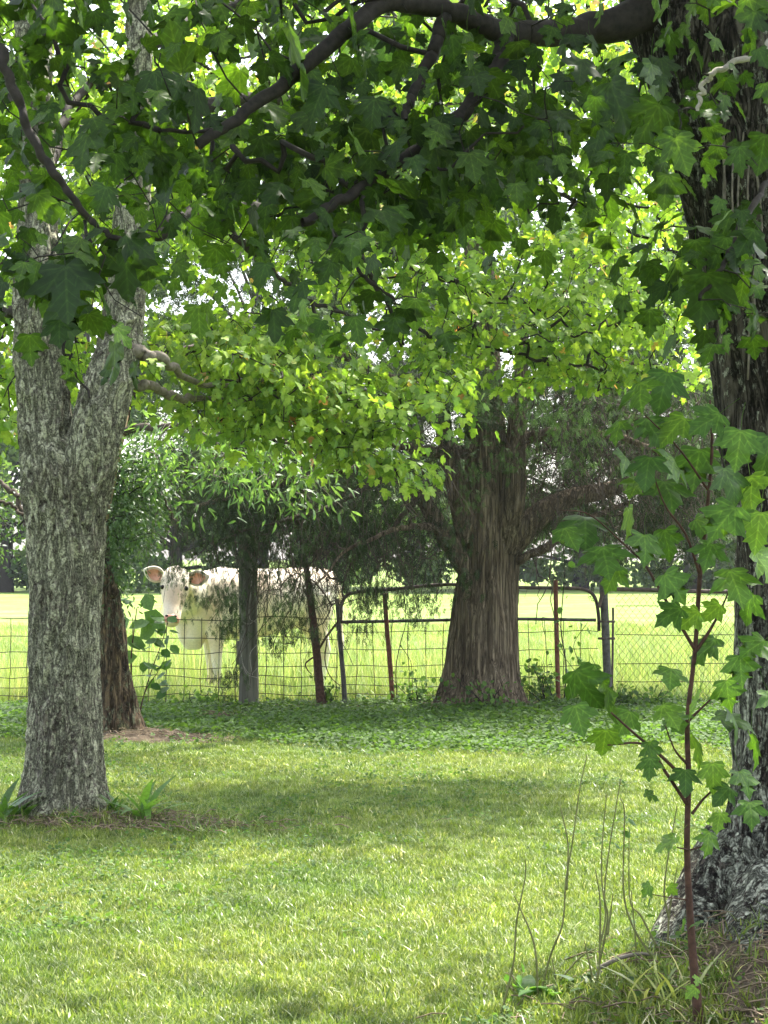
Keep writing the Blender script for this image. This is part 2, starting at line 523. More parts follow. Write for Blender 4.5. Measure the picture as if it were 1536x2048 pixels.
def blade_leaf(wid=0.26, curl=0.3, n=3):
    ys = np.linspace(0, 1, n + 2)
    w = wid * np.sin(np.pi * np.clip(ys, 0.02, 1) ** 0.8) * 0.5
    w[0] = 0.02
    V, F = [], []
    for y, ww in zip(ys, w):
        z = -curl * y * y
        V += [(-ww, y, z + ww * 0.5), (ww, y, z + ww * 0.5)]
    for i in range(n + 1):
        a = 2 * i
        F += [(a, a + 1, a + 3), (a, a + 3, a + 2)]
    return np.array(V), np.array(F)


def rand_unit(n, rg=RNG):
    v = rg.normal(size=(n, 3))
    return v / np.linalg.norm(v, axis=1)[:, None]


def norm(v):
    return v / (np.linalg.norm(v, axis=-1, keepdims=True) + 1e-12)


def frames(tipdir, up):
    """rotation matrices with columns x, y=tipdir, z~up"""
    y = norm(tipdir)
    x = norm(np.cross(y, up))
    z = np.cross(x, y)
    return np.stack([x, y, z], -1)


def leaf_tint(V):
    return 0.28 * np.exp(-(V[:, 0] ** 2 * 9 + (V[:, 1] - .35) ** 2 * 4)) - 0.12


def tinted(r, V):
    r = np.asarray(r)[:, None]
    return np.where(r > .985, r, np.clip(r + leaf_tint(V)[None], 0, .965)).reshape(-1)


def scatter(temps, pos, rot, scl, rnd):
    """joined mesh arrays from templates [(V,F)]"""
    mb = MB()
    n = len(pos)
    pick = RNG.integers(0, len(temps), n)
    for k, (V, F) in enumerate(temps):
        ix = np.where(pick == k)[0]
        if not len(ix): continue
        W_ = np.einsum('nij,vj->nvi', rot[ix], V) * scl[ix, None, None] + pos[ix, None]
        Fk = F[None] + (np.arange(len(ix)) * len(V))[:, None, None]
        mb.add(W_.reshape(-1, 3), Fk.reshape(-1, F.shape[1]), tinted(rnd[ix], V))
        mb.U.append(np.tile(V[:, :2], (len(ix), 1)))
    return mb


def leaf_objects(name, temps_me, pos, rot, scl, parent):
    off = np.array(parent.location)
    for k in range(len(pos)):
        me = temps_me[k % len(temps_me)]
        o = bpy.data.objects.new(name, me)
        m = Matrix([list(rot[k][r]) for r in range(3)])
        o.matrix_basis = Matrix.LocRotScale(Vector((pos[k] - off).tolist()), m.to_quaternion(), Vector((scl[k],) * 3))
        o.parent = parent
        COL.objects.link(o)


def leaf_meshes(prefix, temps, mat, rnds):
    out = []
    for k, (V, F) in enumerate(temps):
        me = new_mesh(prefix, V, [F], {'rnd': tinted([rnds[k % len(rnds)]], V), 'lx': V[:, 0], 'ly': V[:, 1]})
        me.materials.append(mat)
        out.append(me)
    return out


def split_leaves(pos, scl, limit=300):
    """which leaves are built as separate parts: the ones that show largest inside the frame"""
    px, py, d = proj(pos)
    size = scl / np.maximum(d, 0.5)
    vis = (px > -20) & (px < W + 20) & (py > -20) & (py < H + 20)
    score = np.where(vis, size, 0)
    ix = np.argsort(-score)[:limit]
    m = np.zeros(len(pos), bool); m[ix] = True
    return m & vis


# ------------------------------------------------------------------ branch skeletons
def grow(limbs, targets, step=0.16, wob=0.05, r_tip=0.0022, expo=0.46, sag=0.0, seed=1, r_max=0.03):
    """limbs: list of (pts, radii) hand-laid; targets (n,3). Returns MB of twigs, tip positions and outward directions."""
    rg = np.random.default_rng(seed)
    cap = 400000
    N = np.zeros((cap, 3)); par = np.full(cap, -1); hand = np.zeros(cap, bool)
    c = 0
    for pts, rr in limbs:
        for k, p in enumerate(pts):
            N[c] = p; hand[c] = True; c += 1
    base = N[:c].copy()
    dmin = np.array([np.min(np.linalg.norm(base - t, axis=1)) for t in targets])
    order = np.argsort(dmin)
    tips, dirs = [], []
    for ti in order:
        t = targets[ti]
        d = np.linalg.norm(N[:c] - t, axis=1)
        j = int(np.argmin(d))
        dist = d[j]
        m = max(2, int(dist / step))
        a = N[j]
        prev = j
        side = rand_unit(1, rg)[0] * dist * 0.12
        side2 = np.array([0, 0, 1.0]) * dist * 0.10
        for k in range(1, m + 1):
            u = k / m
            p = a + (t - a) * u + (side + side2) * math.sin(math.pi * u) - np.array([0, 0, sag * dist * u * u * 0.3])
            if k < m: p = p + rg.normal(size=3) * wob * step
            N[c] = p; par[c] = prev; prev = c; c += 1
        tips.append(prev)
        dv = N[prev] - N[par[prev]]
        dirs.append(dv / (np.linalg.norm(dv) + 1e-9))
    cnt = np.zeros(c)
    cnt[tips] += 1
    for i in range(c - 1, -1, -1):
        if par[i] >= 0: cnt[par[i]] += cnt[i]
    rad = np.minimum(r_tip * np.maximum(cnt, 1) ** expo, r_max)
    best = {}
    for i in range(c):
        p = par[i]
        if p >= 0 and not hand[p]:
            if p not in best or cnt[i] > cnt[best[p]]: best[p] = i
    mb = MB()
    for i in range(c):
        p = par[i]
        if p < 0: continue
        if (not hand[p]) and best.get(p) == i: continue
        chain = [p, i]
        while chain[-1] in best: chain.append(best[chain[-1]])
        rr = rad[chain].copy(); rr[0] = rr[1]
        s = 3 if rr.max() < 0.006 else (5 if rr.max() < 0.015 else 7)
        pts = N[chain]
        if len(pts) == 2: pts = np.array([pts[0], (pts[0] + pts[1]) / 2, pts[1]]); rr = np.array([rr[0], (rr[0] + rr[1]) / 2, rr[1]])
        mb.tube(pts, rr, s, cap=False)
    node_pos = N[:c]
    free = np.where(~hand[:c])[0]
    return mb, N[tips], np.array(dirs), node_pos[free]


def leaves_on(tips, dirs, per, spread, size, hang=0.7, flat=0.5, seed=3, size_var=0.3, flip=0.15):
    rg = np.random.default_rng(seed)
    n = len(tips) * per
    base = np.repeat(tips, per, 0)
    d = np.repeat(dirs, per, 0)
    off = rg.normal(size=(n, 3)) * spread
    off[:, 2] *= flat
    pos = base + off - d * np.abs(rg.normal(size=(n, 1))) * spread * 0.7
    outw = norm(off + d * spread * 0.4)
    tipd = outw * (1 - hang) + np.array([0, 0, -1.0]) * hang + rg.normal(size=(n, 3)) * 0.22
    upv = norm(np.array([0, 0, 1.0]) * 0.7 + outw * 0.8 + rg.normal(size=(n, 3)) * 0.55)
    rot = frames(tipd, upv)
    scl = size * np.exp(rg.normal(size=n) * size_var * 0.6)
    return pos, rot, scl, rg.random(n)


def region_points(rects, seed=5):
    """rects: (x0,y0,x1,y1,Y0,Y1,n[,slope]) picked as volumes ahead of the camera; slope shifts y along x"""
    rg = np.random.default_rng(seed)
    out = []
    for r in rects:
        x0, y0, x1, y1, Y0, Y1, n = r[:7]
        sl = r[7] if len(r) > 7 else 0
        for _ in range(n):
            u = rg.random()
            px = x0 + u * (x1 - x0)
            py = y0 + rg.random() * (y1 - y0) + sl * u
            out.append(P(px, py, rg.uniform(Y0, Y1)))
    return np.array(out)


def bark_tube(ctrl, n_around, n_rings, amp, freq, stretch, seed=0, flare=None, amp2=0.0):
    """ctrl rows: x,y,z,r. Radially displaced tube with ridged bark."""
    c = spline(ctrl, n_rings)
    pts, r = c[:, :3], c[:, 3]
    V, F = tube_geo(pts, np.ones(len(pts)), n_around)
    cen = np.repeat(pts, n_around, 0)
    d = V - cen
    th = np.tile(np.arange(n_around) * 2 * math.pi / n_around, n_rings)
    h = np.repeat(np.concatenate([[0], np.cumsum(np.linalg.norm(np.diff(pts, axis=0), axis=1))]), n_around)
    rr = np.repeat(r, n_around)
    q = np.column_stack([np.cos(th) * rr, np.sin(th) * rr, h * stretch]) * freq + seed * 7.7
    warp = vnoise(q * 0.5 + 31) - 0.5
    q2 = q + warp[:, None] * 0.9
    ridge = 1 - np.abs(2 * vnoise(q2) - 1) * 1.6
    ridge2 = fbm(q2 * 2.3 + 5, 3) - 0.5
    big = fbm(np.column_stack([np.cos(th) * 1.3, np.sin(th) * 1.3, h * 1.1]) + seed, 3) - 0.5
    R_ = rr * (1 + 0.22 * big) + amp * (ridge - 0.5) + amp * 0.8 * ridge2
    if flare:
        fh, famt, k, ph = flare
        f = np.exp(-h / fh)
        R_ = R_ + rr * famt * f * (0.35 + 0.65 * (0.5 + 0.5 * np.cos(k * th + ph + 1.3 * np.sin(th * 2))) ** 1.5)
    return cen + d * R_[:, None], F


def add_bark(mb, ctrl, **kw):
    V, F = bark_tube(ctrl, **kw)
    mb.add(V, F)
    return mb


def ctrl_px(rows):
    """rows (px, py, Y, r) -> x,y,z,r"""
    return np.array([[*P(a, b, Y), r] for a, b, Y, r in rows])


# ------------------------------------------------------------------ ground
RT = np.array([1.62, 7.25])          # right maple
LT = np.array([-1.915, 11.75])       # left maple
OT = np.array([-2.29, 17.0])         # old tree
CT = np.array([1.01, 20.1])          # cedar
FY = 20.35                           # fence line


def bump_at(x, y, c, h, s, sx=1.0):
    return h * np.exp(-(((x - c[0]) / (s * sx)) ** 2 + ((y - c[1]) / s) ** 2))


def gz(x, y):
    x = np.asarray(x, float); y = np.asarray(y, float)
    z = 0.06 * (vnoise(np.stack([x * 0.35, y * 0.35, 0 * x], -1)) - 0.5) * np.clip((y - 3) / 4, 0, 1)
    z = z + bump_at(x, y, RT + [0.05, -0.45], 0.42, 0.9, 0.95) + bump_at(x, y, LT + [0.1, -0.1], 0.07, 0.55, 1.4) + bump_at(x, y, OT + [0.1, 0], 0.06, 0.5)
    z = z + bump_at(x, y, CT, 0.05, 0.8)
    far = np.clip((y - 21) / 60, 0, 1)
    z = z + 0.12 * far * (vnoise(np.stack([x * 0.06, y * 0.06, 0 * x + 3], -1)) - 0.5)
    return z


def grid_ground(name, xs, ys, mat, dz=0.0):
    X, Y_ = np.meshgrid(xs, ys)
    Z = gz(X, Y_) + dz
    V = np.stack([X, Y_, Z], -1).reshape(-1, 3)
    nx = len(xs)
    i = np.arange(len(ys) - 1)[:, None] * nx
    j = np.arange(nx - 1)[None]
    F = np.stack([i + j, i + j + 1, i + j + nx + 1, i + j + nx], -1).reshape(-1, 4)
    o = obj(name, new_mesh(name, V, [F], smooth=True), mat)
    o['kind'] = 'structure'
    return o


def soil_mask(x, y):
    """1 where bare soil shows"""
    w = 0.35 * (fbm(np.stack([x * 3, y * 3, 0 * x], -1), 3) - 0.5)
    a = 1.05 - np.hypot((x - RT[0] - 0.25) / 0.85, (y - RT[1] + 0.75) / 1.0) + w
    b = 1.0 - np.hypot((x - LT[0] - 0.25) / 0.85, (y - LT[1] + 0.16) / 0.34) + w
    c = 1.0 - np.hypot((x - OT[0] - 0.25) / 0.75, (y - OT[1] + 0.1) / 0.5) + w
    d = 1.0 - np.hypot((x - CT[0]) / 0.9, (y - CT[1]) / 0.6) + w
    e = 1.0 - np.hypot((x + 1.62) / 0.25, (y - 19.0) / 0.3) + w
    return np.maximum.reduce([a, b, c, d, e])


xs = np.concatenate([np.linspace(-260, -14, 14), np.linspace(-12, 12, 241), np.linspace(14, 260, 14)])
grid_ground('lawn', xs, np.concatenate([np.linspace(-40, 2, 12), np.linspace(2.2, FY, 170)]), M['lawn_soil'])
grid_ground('pasture', xs, np.concatenate([np.linspace(FY, 30, 60), np.linspace(31, 90, 60), np.linspace(95, 400, 20)]), M['pasture_soil'])


def soil_patch(name, x0, x1, y0, y1, n, label, rank):
    xs_, ys_ = np.linspace(x0, x1, n), np.linspace(y0, y1, n)
    X, Y_ = np.meshgrid(xs_, ys_)
    mk = soil_mask(X, Y_)
    Z = gz(X, Y_) + np.clip(mk * 0.12, -0.03, 0.012) + 0.02 * (fbm(np.stack([X * 9, Y_ * 9, 0 * X], -1), 3) - 0.5) * (mk > 0)
    V = np.stack([X, Y_, Z], -1).reshape(-1, 3)
    i = np.arange(n - 1)[:, None] * n; j = np.arange(n - 1)[None]
    F = np.stack([i + j, i + j + 1, i + j + n + 1, i + j + n], -1).reshape(-1, 4)
    keep = (mk.reshape(-1)[F] > -0.12).all(1)
    F = F[keep]
    used, inv = np.unique(F, return_inverse=True)
    o = obj(name, new_mesh(name, V[used], [inv.reshape(F.shape)], smooth=True), M['soil'])
    o['kind'] = 'structure'


soil_patch('bare_soil', RT[0] - 1.6, RT[0] + 1.9, RT[1] - 2.4, RT[1] + 0.9, 130, '', 0)
soil_patch('bare_soil', LT[0] - 1.5, LT[0] + 2.0, LT[1] - 1.0, LT[1] + 0.8, 110, '', 0)
soil_patch('bare_soil', OT[0] - 1.0, OT[0] + 1.4, OT[1] - 0.9, OT[1] + 0.7, 80, '', 0)
soil_patch('bare_soil', CT[0] - 1.3, CT[0] + 1.3, CT[1] - 1.0, CT[1] + 0.9, 80, '', 0)
soil_patch('bare_soil', -2.1, -1.2, 18.5, 19.5, 50, '', 0)


# ------------------------------------------------------------------ instanced ground cover
def gn_scatter(name, pts, rotz, tilt, scl, sources, kind='stuff'):
    me = bpy.data.meshes.new(name)
    n = len(pts)
    me.vertices.add(n)
    me.vertices.foreach_set('co', np.ascontiguousarray(pts, np.float32).ravel())
    a = me.attributes.new('rot', 'FLOAT_VECTOR', 'POINT')
    a.data.foreach_set('vector', np.column_stack([tilt[:, 0], tilt[:, 1], rotz]).astype(np.float32).ravel())
    a = me.attributes.new('scl', 'FLOAT', 'POINT')
    a.data.foreach_set('value', scl.astype(np.float32))
    a = me.attributes.new('idx', 'INT', 'POINT')
    a.data.foreach_set('value', RNG.integers(0, len(sources), n).astype(np.int32))
    o = bpy.data.objects.new(name, me)
    COL.objects.link(o)
    ng = bpy.data.node_groups.new(name, 'GeometryNodeTree')
    ng.interface.new_socket('Geometry', in_out='INPUT', socket_type='NodeSocketGeometry')
    ng.interface.new_socket('Geometry', in_out='OUTPUT', socket_type='NodeSocketGeometry')
    gi, go = ng.nodes.new('NodeGroupInput'), ng.nodes.new('NodeGroupOutput')
    iop = ng.nodes.new('GeometryNodeInstanceOnPoints')
    ng.links.new(gi.outputs[0], iop.inputs['Points'])
    if len(sources) > 1:
        g2i = ng.nodes.new('GeometryNodeGeometryToInstance')
        for s in sources[::-1]:
            oi = ng.nodes.new('GeometryNodeObjectInfo')
            oi.inputs['Object'].default_value = s
            ng.links.new(oi.outputs['Geometry'], g2i.inputs[0])
        ng.links.new(g2i.outputs[0], iop.inputs['Instance'])
        iop.inputs['Pick Instance'].default_value = True
    for nm, typ, sock in (('rot', 'FLOAT_VECTOR', 'Rotation'), ('scl', 'FLOAT', 'Scale'), ('idx', 'INT', 'Instance Index')):
        na = ng.nodes.new('GeometryNodeInputNamedAttribute')
        na.data_type = typ
        na.inputs['Name'].default_value = nm
        ng.links.new(na.outputs[0], iop.inputs[sock])
    ng.links.new(iop.outputs[0], go.inputs[0])
    md = o.modifiers.new('scatter', 'NODES')
    md.node_group = ng
    o['kind'] = kind
    return o


def clump(name, n, rad, h, w, mat, bend=0.5, segs=2, seed=0, hvar=0.35):
    rg = np.random.default_rng(seed)
    V, F, A = [], [], []
    b = 0
    for _ in range(n):
        a, rr = rg.uniform(0, 6.28), rad * math.sqrt(rg.random())
        p = np.array([rr * math.cos(a), rr * math.sin(a), -0.005])
        az = rg.uniform(0, 6.28)
        lean = np.array([math.cos(az), math.sin(az), 0])
        sd = np.array([-lean[1], lean[0], 0])
        hh = h * (1 + rg.uniform(-hvar, hvar)); ww = w * rg.uniform(0.6, 1.3)
        bd = bend * rg.uniform(0.2, 1.3)
        rnd = rg.random()
        for k in range(segs + 1):
            u = k / segs
            c = p + lean * hh * bd * u * u + np.array([0, 0, hh * u * (1 - 0.25 * bd * u)])
            if k < segs:
                V += [c - sd * ww * 0.5 * (1 - 0.5 * u), c + sd * ww * 0.5 * (1 - 0.5 * u)]; A += [rnd, rnd]
            else:
                V.append(c); A.append(rnd)
        for k in range(segs - 1):
            i = b + 2 * k
            F += [(i, i + 1, i + 3), (i, i + 3, i + 2)]
        i = b + 2 * (segs - 1)
        F.append((i, i + 1, i + 2))
        b += 2 * segs + 1
    me = new_mesh(name, np.array(V), [np.array(F)], {'rnd': A})
    me.materials.append(mat)
    return bpy.data.objects.new(name, me)


def wedge_points(n, y0, y1, k=0.30, pad=0.8, pw=2.0):
    """points spread over the wedge in view, and a little beyond it, denser near the camera"""
    u = RNG.random(n)
    if pw == 2: y = np.sqrt(y0 ** 2 + u * (y1 ** 2 - y0 ** 2))
    elif pw == 0: y = 1 / (1 / y0 - u * (1 / y0 - 1 / y1))
    else: y = y0 + u * (y1 - y0)
    x = RNG.uniform(-1, 1, n) * (k * y + pad)
    return x, y


lawn_src = [clump('lawn_tuft', 54, 0.085, 0.031, 0.0042, M['grass'], 0.9, 2, 10 + k) for k in range(6)]
x, y = wedge_points(30000, 4.6, FY + 0.1, 0.28, 0.8, 1)
m = soil_mask(x, y) < 0.05 + 0.2 * (RNG.random(len(x)) - 0.5)
x, y = x[m], y[m]
hv = 0.75 + 0.6 * fbm(np.stack([x * 1.1, y * 1.1, 0 * x], -1), 3)
hv = hv * (1 + 0.15 * np.clip((9 - y) / 3, 0, 1))
gn_scatter('lawn_grass', np.column_stack([x, y, gz(x, y)]), RNG.uniform(0, 6.28, len(x)), RNG.normal(size=(len(x), 2)) * 0.12, hv, lawn_src)
k_src = [clump('coarse_tuft', 12, 0.06, 0.044, 0.0075, M['grass'], 1.2, 3, 70 + k) for k in range(4)]
x, y = wedge_points(5200, 4.6, FY, 0.28, 0.8, 1)
m = soil_mask(x, y) < 0.15
x, y = x[m], y[m]
gn_scatter('coarse_grass', np.column_stack([x, y, gz(x, y)]), RNG.uniform(0, 6.28, len(x)), RNG.normal(size=(len(x), 2)) * 0.15, 0.7 + 0.6 * RNG.random(len(x)), k_src)
# pasture grass
p_src = [clump('pasture_tuft', 30, 0.16, 0.17, 0.008, M['pasture'], 0.7, 2, 30 + k) for k in range(4)]
x, y = wedge_points(9000, FY + 0.15, 42, 0.26, 0.8, 1)
gn_scatter('pasture_grass', np.column_stack([x, y, gz(x, y)]), RNG.uniform(0, 6.28, len(x)), RNG.normal(size=(len(x), 2)) * 0.08,
           0.5 + 0.8 * fbm(np.stack([x * 0.8, y * 0.8, 0 * x], -1), 3) + 0.35 * np.exp(-((y - FY) / 1.5)), p_src)
x, y = wedge_points(1500, 26, 80, 0.26, 0.8, 1)
m = fbm(np.stack([x * 0.35, y * 0.12, 0 * x + 9], -1), 3) > 0.5
x, y = x[m], y[m]
gn_scatter('pasture_weeds', np.column_stack([x, y, gz(x, y)]), RNG.uniform(0, 6.28, len(x)), RNG.normal(size=(len(x), 2)) * 0.1, 0.9 + 1.3 * RNG.random(len(x)), [clump('pasture_weed', 40, 0.22, 0.16, 0.012, M['weed_leaf'], 0.6, 2, 46)])
t_src = [clump('tall_grass_tuft', 14, 0.10, 0.42, 0.006, M['pasture'], 0.45, 3, 40 + k) for k in range(4)]
x, y = wedge_points(1100, FY + 0.1, 27, 0.26, 0.8, 1)
gn_scatter('tall_grass', np.column_stack([x, y, gz(x, y)]), RNG.uniform(0, 6.28, len(x)), RNG.normal(size=(len(x), 2)) * 0.1,
           0.5 + 0.7 * RNG.random(len(x)), t_src)


def cover_clump(name, n, rad, h, size, mat, seed):
    rg = np.random.default_rng(seed)
    pos = np.column_stack([rg.normal(size=(n, 2)) * rad * 0.5, rg.uniform(0.2, 1, n) * h])
    tip = norm(rg.normal(size=(n, 3)) * [1, 1, 0.3] + [0, 0, -0.1])
    up = norm(rg.normal(size=(n, 3)) * 0.45 + [0, 0, 1])
    ov = np.array([(0, 0, 0), (.38, .3, .03), (.36, .7, .0), (0, 1, -.1), (-.36, .7, .0), (-.38, .3, .03)])
    mb = scatter([(ov, np.array([(0, 1, 2), (0, 2, 3), (0, 3, 4), (0, 4, 5)]))], pos, frames(tip, up), size * rg.uniform(0.6, 1.3, n), rg.random(n))
    me = mb.mesh(name, smooth=False)
    me.materials.append(mat)
    return bpy.data.objects.new(name, me)


v_src = [cover_clump('clover_tuft', 22, 0.10, 0.045, 0.020, M['ivy_leaf'], 80 + k) for k in range(3)]
x, y = wedge_points(2600, 4.6, 17, 0.28, 0.8, 1)
m = (soil_mask(x, y) < 0.2) & (fbm(np.stack([x * 0.9, y * 0.9, 0 * x + 4], -1), 3) > 0.5)
x, y = x[m], y[m]
gn_scatter('clover', np.column_stack([x, y, gz(x, y)]), RNG.uniform(0, 6.28, len(x)), RNG.normal(size=(len(x), 2)) * 0.1, 0.8 + 0.5 * RNG.random(len(x)), v_src)
c_src = [cover_clump('ground_cover_tuft', 34, 0.16, 0.055, 0.032, M['ivy_leaf'], 50 + k) for k in range(4)]
x, y = wedge_points(6500, 14.6, FY + 0.3, 0.26, 0.6, 1)
edge = 15.9 + 3.4 * (fbm(np.stack([x * 0.9, y * 0.2, 0 * x], -1), 3) - 0.5) - 0.12 * x
m = (y > edge) & (soil_mask(x, y) < 0.25) & (RNG.random(len(x)) < np.clip((y - edge) * 1.2, 0, 1))
x, y = x[m], y[m]
gn_scatter('ground_cover', np.column_stack([x, y, gz(x, y)]), RNG.uniform(0, 6.28, len(x)), RNG.normal(size=(len(x), 2)) * 0.1, 0.7 + 0.7 * RNG.random(len(x)), c_src)


# ------------------------------------------------------------------ litter round the trunks
def litter(name, cx, cy, sx, sy, n, label):
    rg = np.random.default_rng(int(abs(cx * 100)))
    mb = MB()
    for _ in range(n):
        x_, y_ = cx + rg.normal() * sx, cy + rg.normal() * sy
        z_ = float(gz(x_, y_)) + 0.02 + rg.random() * 0.02
        a = rg.uniform(0, 6.28); L = rg.uniform(0.03, 0.14)
        d = np.array([math.cos(a), math.sin(a), rg.normal() * 0.15]) * L
        p = np.array([x_, y_, z_])
        mb.tube([p, p + d * 0.5 + [0, 0, 0.01], p + d], rg.uniform(0.0015, 0.004), 3, rg.random(), cap=False)
    o = obj(name, mb.mesh(name), M['straw'])
    o['kind'] = 'stuff'


litter('dry_litter', LT[0] + 0.35, LT[1] - 0.35, 0.5, 0.14, 420, '')
litter('dry_litter', OT[0] + 0.4, OT[1] - 0.25, 0.3, 0.1, 160, '')
litter('dry_litter', RT[0] - 0.1, RT[1] - 1.0, 0.5, 0.45, 1500, '')
litter('dry_litter', -1.62, 19.0, 0.13, 0.08, 120, '')
litter('dry_litter', 0.2, 20.0, 1.3, 0.12, 300, '')

# ------------------------------------------------------------------ RIGHT (near) MAPLE
rt = thing('maple_tree', (*RT, gz(*RT)), 'large dark barked maple at the right edge whose low branches hang over the lawn', 'tree')
off = np.array(rt.location)
mb = MB()
ctl = ctrl_px([(1655, 2130, 7.25, 0.46), (1650, 1960, 7.25, 0.42), (1645, 1800, 7.25, 0.37), (1642, 1650, 7.25, 0.325), (1645, 1400, 7.25, 0.305),
               (1640, 1100, 7.25, 0.30), (1600, 850, 7.22, 0.30), (1572, 600, 7.2, 0.305), (1530, 350, 7.15, 0.305), (1470, 120, 7.1, 0.31), (1420, -60, 7.1, 0.31),
               (1380, -400, 7.1, 0.28), (1330, -900, 7.1, 0.22), (1300, -1500, 7.1, 0.12)])
add_bark(mb, ctl, n_around=200, n_rings=560, amp=0.022, freq=16, stretch=0.22, seed=2, flare=(0.30, 0.75, 5, 2.6))
obj('trunk', mb.mesh('maple_trunk', off), M['dark_bark'], rt)
for rows in ([(1500, 1720, 7.15, .20), (1425, 1835, 7.05, .17), (1350, 1945, 6.9, .14), (1265, 2030, 6.75, .11), (1150, 2100, 6.55, .07), (1060, 2160, 6.4, .03)],
             [(1560, 1800, 6.95, .18), (1520, 1930, 6.6, .13), (1490, 2040, 6.3, .09), (1440, 2160, 6.0, .05)],
             [(1700, 1800, 7.0, .18), (1760, 1930, 6.7, .13), (1800, 2060, 6.3, .08)]):
    V, F = bark_tube(ctrl_px(rows), 60, 110, .016, 16, .3, 6)
    m_ = MB().add(V, F)
    obj('root', m_.mesh('maple_root', off), M['dark_bark'], rt)

fg_limbs_px = [
    [(1430, -120, 7.1, .085), (1290, 20, 6.95, .07), (1150, 62, 6.8, .052), (1010, 62, 6.55, .040), (890, 22, 6.35, .034), (770, 8, 6.2, .030), (650, 100, 6.05, .025), (520, 205, 5.95, .020), (395, 292, 5.85, .015)],
    [(1010, 62, 6.55, .036), (992, 140, 6.45, .028), (905, 245, 6.3, .024), (775, 342, 6.2, .021), (690, 400, 6.1, .018), (605, 445, 6.0, .014)],
    [(890, 22, 6.35, .026), (870, 90, 6.3, .021), (830, 180, 6.2, .016), (810, 240, 6.15, .011)],
    [(770, 8, 6.2, .03), (500, -160, 5.9, .026), (200, -160, 5.7, .022), (-30, -20, 5.5, .017), (5, 120, 5.45, .015), (60, 260, 5.45, .013), (125, 370, 5.45, .011), (205, 462, 5.5, .008), (275, 480, 5.5, .005)],
    [(725, 380, 6.12, .009), (730, 470, 6.1, .007), (718, 540, 6.1, .006), (790, 600, 6.1, .004)],
    [(170, 440, 5.5, .006), (180, 540, 5.5, .005), (135, 620, 5.5, .004), (128, 700, 5.5, .0035), (180, 795, 5.5, .003)],
    [(490, 230, 5.95, .010), (450, 260, 5.9, .008), (320, 262, 5.85, .005)],
    [(1380, -300, 7.1, .05), (1500, -160, 6.3, .03), (1600, 0, 5.9, .014), (1536, 92, 5.75, .010), (1440, 140, 5.7, .008), (1410, 170, 5.7, .007), (1395, 222, 5.7, .005)],
    [(1560, 330, 6.8, .012), (1500, 420, 6.4, .010), (1450, 520, 6.2, .008), (1400, 600, 6.1, .005)],
]
limbs = []
for k, rows in enumerate(fg_limbs_px):
    c = ctrl_px(rows)
    c = spline(c, max(10, len(rows) * 6))
    c[1:-1, :3] += RNG.normal(size=(len(c) - 2, 3)) * 0.004
    limbs.append((c[:, :3], c[:, 3]))
    m_ = MB()
    V, F = bark_tube(c, 12, len(c) * 3, 0.0035, 60, 0.4, k)
    m_.add(V, F)
    obj('branch', m_.mesh('maple_branch', off), M['pale_twig'] if k == 7 else M['twig'], rt)
rects = [(-60, -120, 560, 120, 5.7, 7.0, 40), (500, -120, 1200, 130, 6.1, 7.5, 44), (-40, 100, 420, 430, 5.6, 6.9, 44), (400, 200, 1120, 430, 6.0, 7.4, 66), (380, 290, 960, 440, 6.0, 7.2, 36),
         (560, 100, 1120, 260, 6.0, 7.5, 16), (1080, 130, 1330, 400, 5.8, 7.2, 17), (0, 420, 330, 610, 5.2, 6.0, 12), (300, 430, 900, 540, 5.6, 6.6, 13),
         (650, 500, 860, 640, 5.9, 6.3, 5), (1200, 390, 1350, 560, 6.0, 7.0, 5), (1320, -60, 1560, 60, 5.5, 6.2, 8), (1330, 120, 1540, 380, 5.4, 6.1, 7),
         (1370, 430, 1560, 700, 5.6, 6.5, 11), (130, 600, 330, 720, 5.4, 5.8, 3)]
rects = [(*r[:6], max(3, int(r[6] * 1.0))) for r in rects]
tg = region_points(rects, 11)
tw, tips, dirs, _ = grow(limbs, tg, 0.10, 0.10, 0.0019, 0.5, seed=4, r_max=0.010)
# the crown above the frame, that shades what hangs below it
rgu = np.random.default_rng(99)
up_c = np.column_stack([rgu.uniform(-2.8, 4.0, 330), rgu.uniform(4.2, 9.3, 330), rgu.uniform(3.9, 8.0, 330)])
up_c = up_c[(np.hypot((up_c[:, 0] - 0.8) / 3.6, (up_c[:, 1] - 6.8) / 2.8) < 1)]
ul = []
for (tx, ty, tz) in ((-2.0, 6.3, 5.2), (-0.6, 8.6, 6.0), (0.5, 5.2, 6.3), (3.2, 6.0, 6.0), (2.8, 8.8, 7.0)):
    s_ = P(1385, -360, 7.1)
    c = spline(np.array([[*s_, .09], [*(s_ * 0.5 + np.array([tx, ty, tz]) * 0.5 + [0, 0, .5]), .05], [tx, ty, tz, .02]]), 22)
    ul.append((c[:, :3], c[:, 3]))
    m_ = MB(); V, F = bark_tube(c, 12, 50, 0.004, 50, 0.4, 3); m_.add(V, F)
    obj('branch', m_.mesh('maple_branch', off), M['twig'], rt)
tw2, tips2, dirs2, _ = grow(ul, up_c, 0.3, 0.2, 0.003, 0.5, seed=5)
obj('twigs', tw.mesh('maple_twigs', off), M['twig'], rt, kind='stuff')
obj('twigs', tw2.mesh('upper_twigs', off), M['twig'], rt, kind='stuff')
fine_t = [maple_leaf(k, curl=0.15 + 0.25 * (k % 3) / 2, wide=1.0 + 0.12 * (k % 2)) for k in range(8)]
coarse_t = [maple_leaf(20 + k, petiole=False, fine=False, curl=0.3) for k in range(5)]
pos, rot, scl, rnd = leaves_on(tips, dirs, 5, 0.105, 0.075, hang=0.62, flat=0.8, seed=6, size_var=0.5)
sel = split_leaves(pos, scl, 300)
leaf_objects('leaf', leaf_meshes('maple_leaf', fine_t, M['fg_leaf'], [.1, .35, .6, .85, .5, .25, .95, .7]), pos[sel], rot[sel], scl[sel], rt)
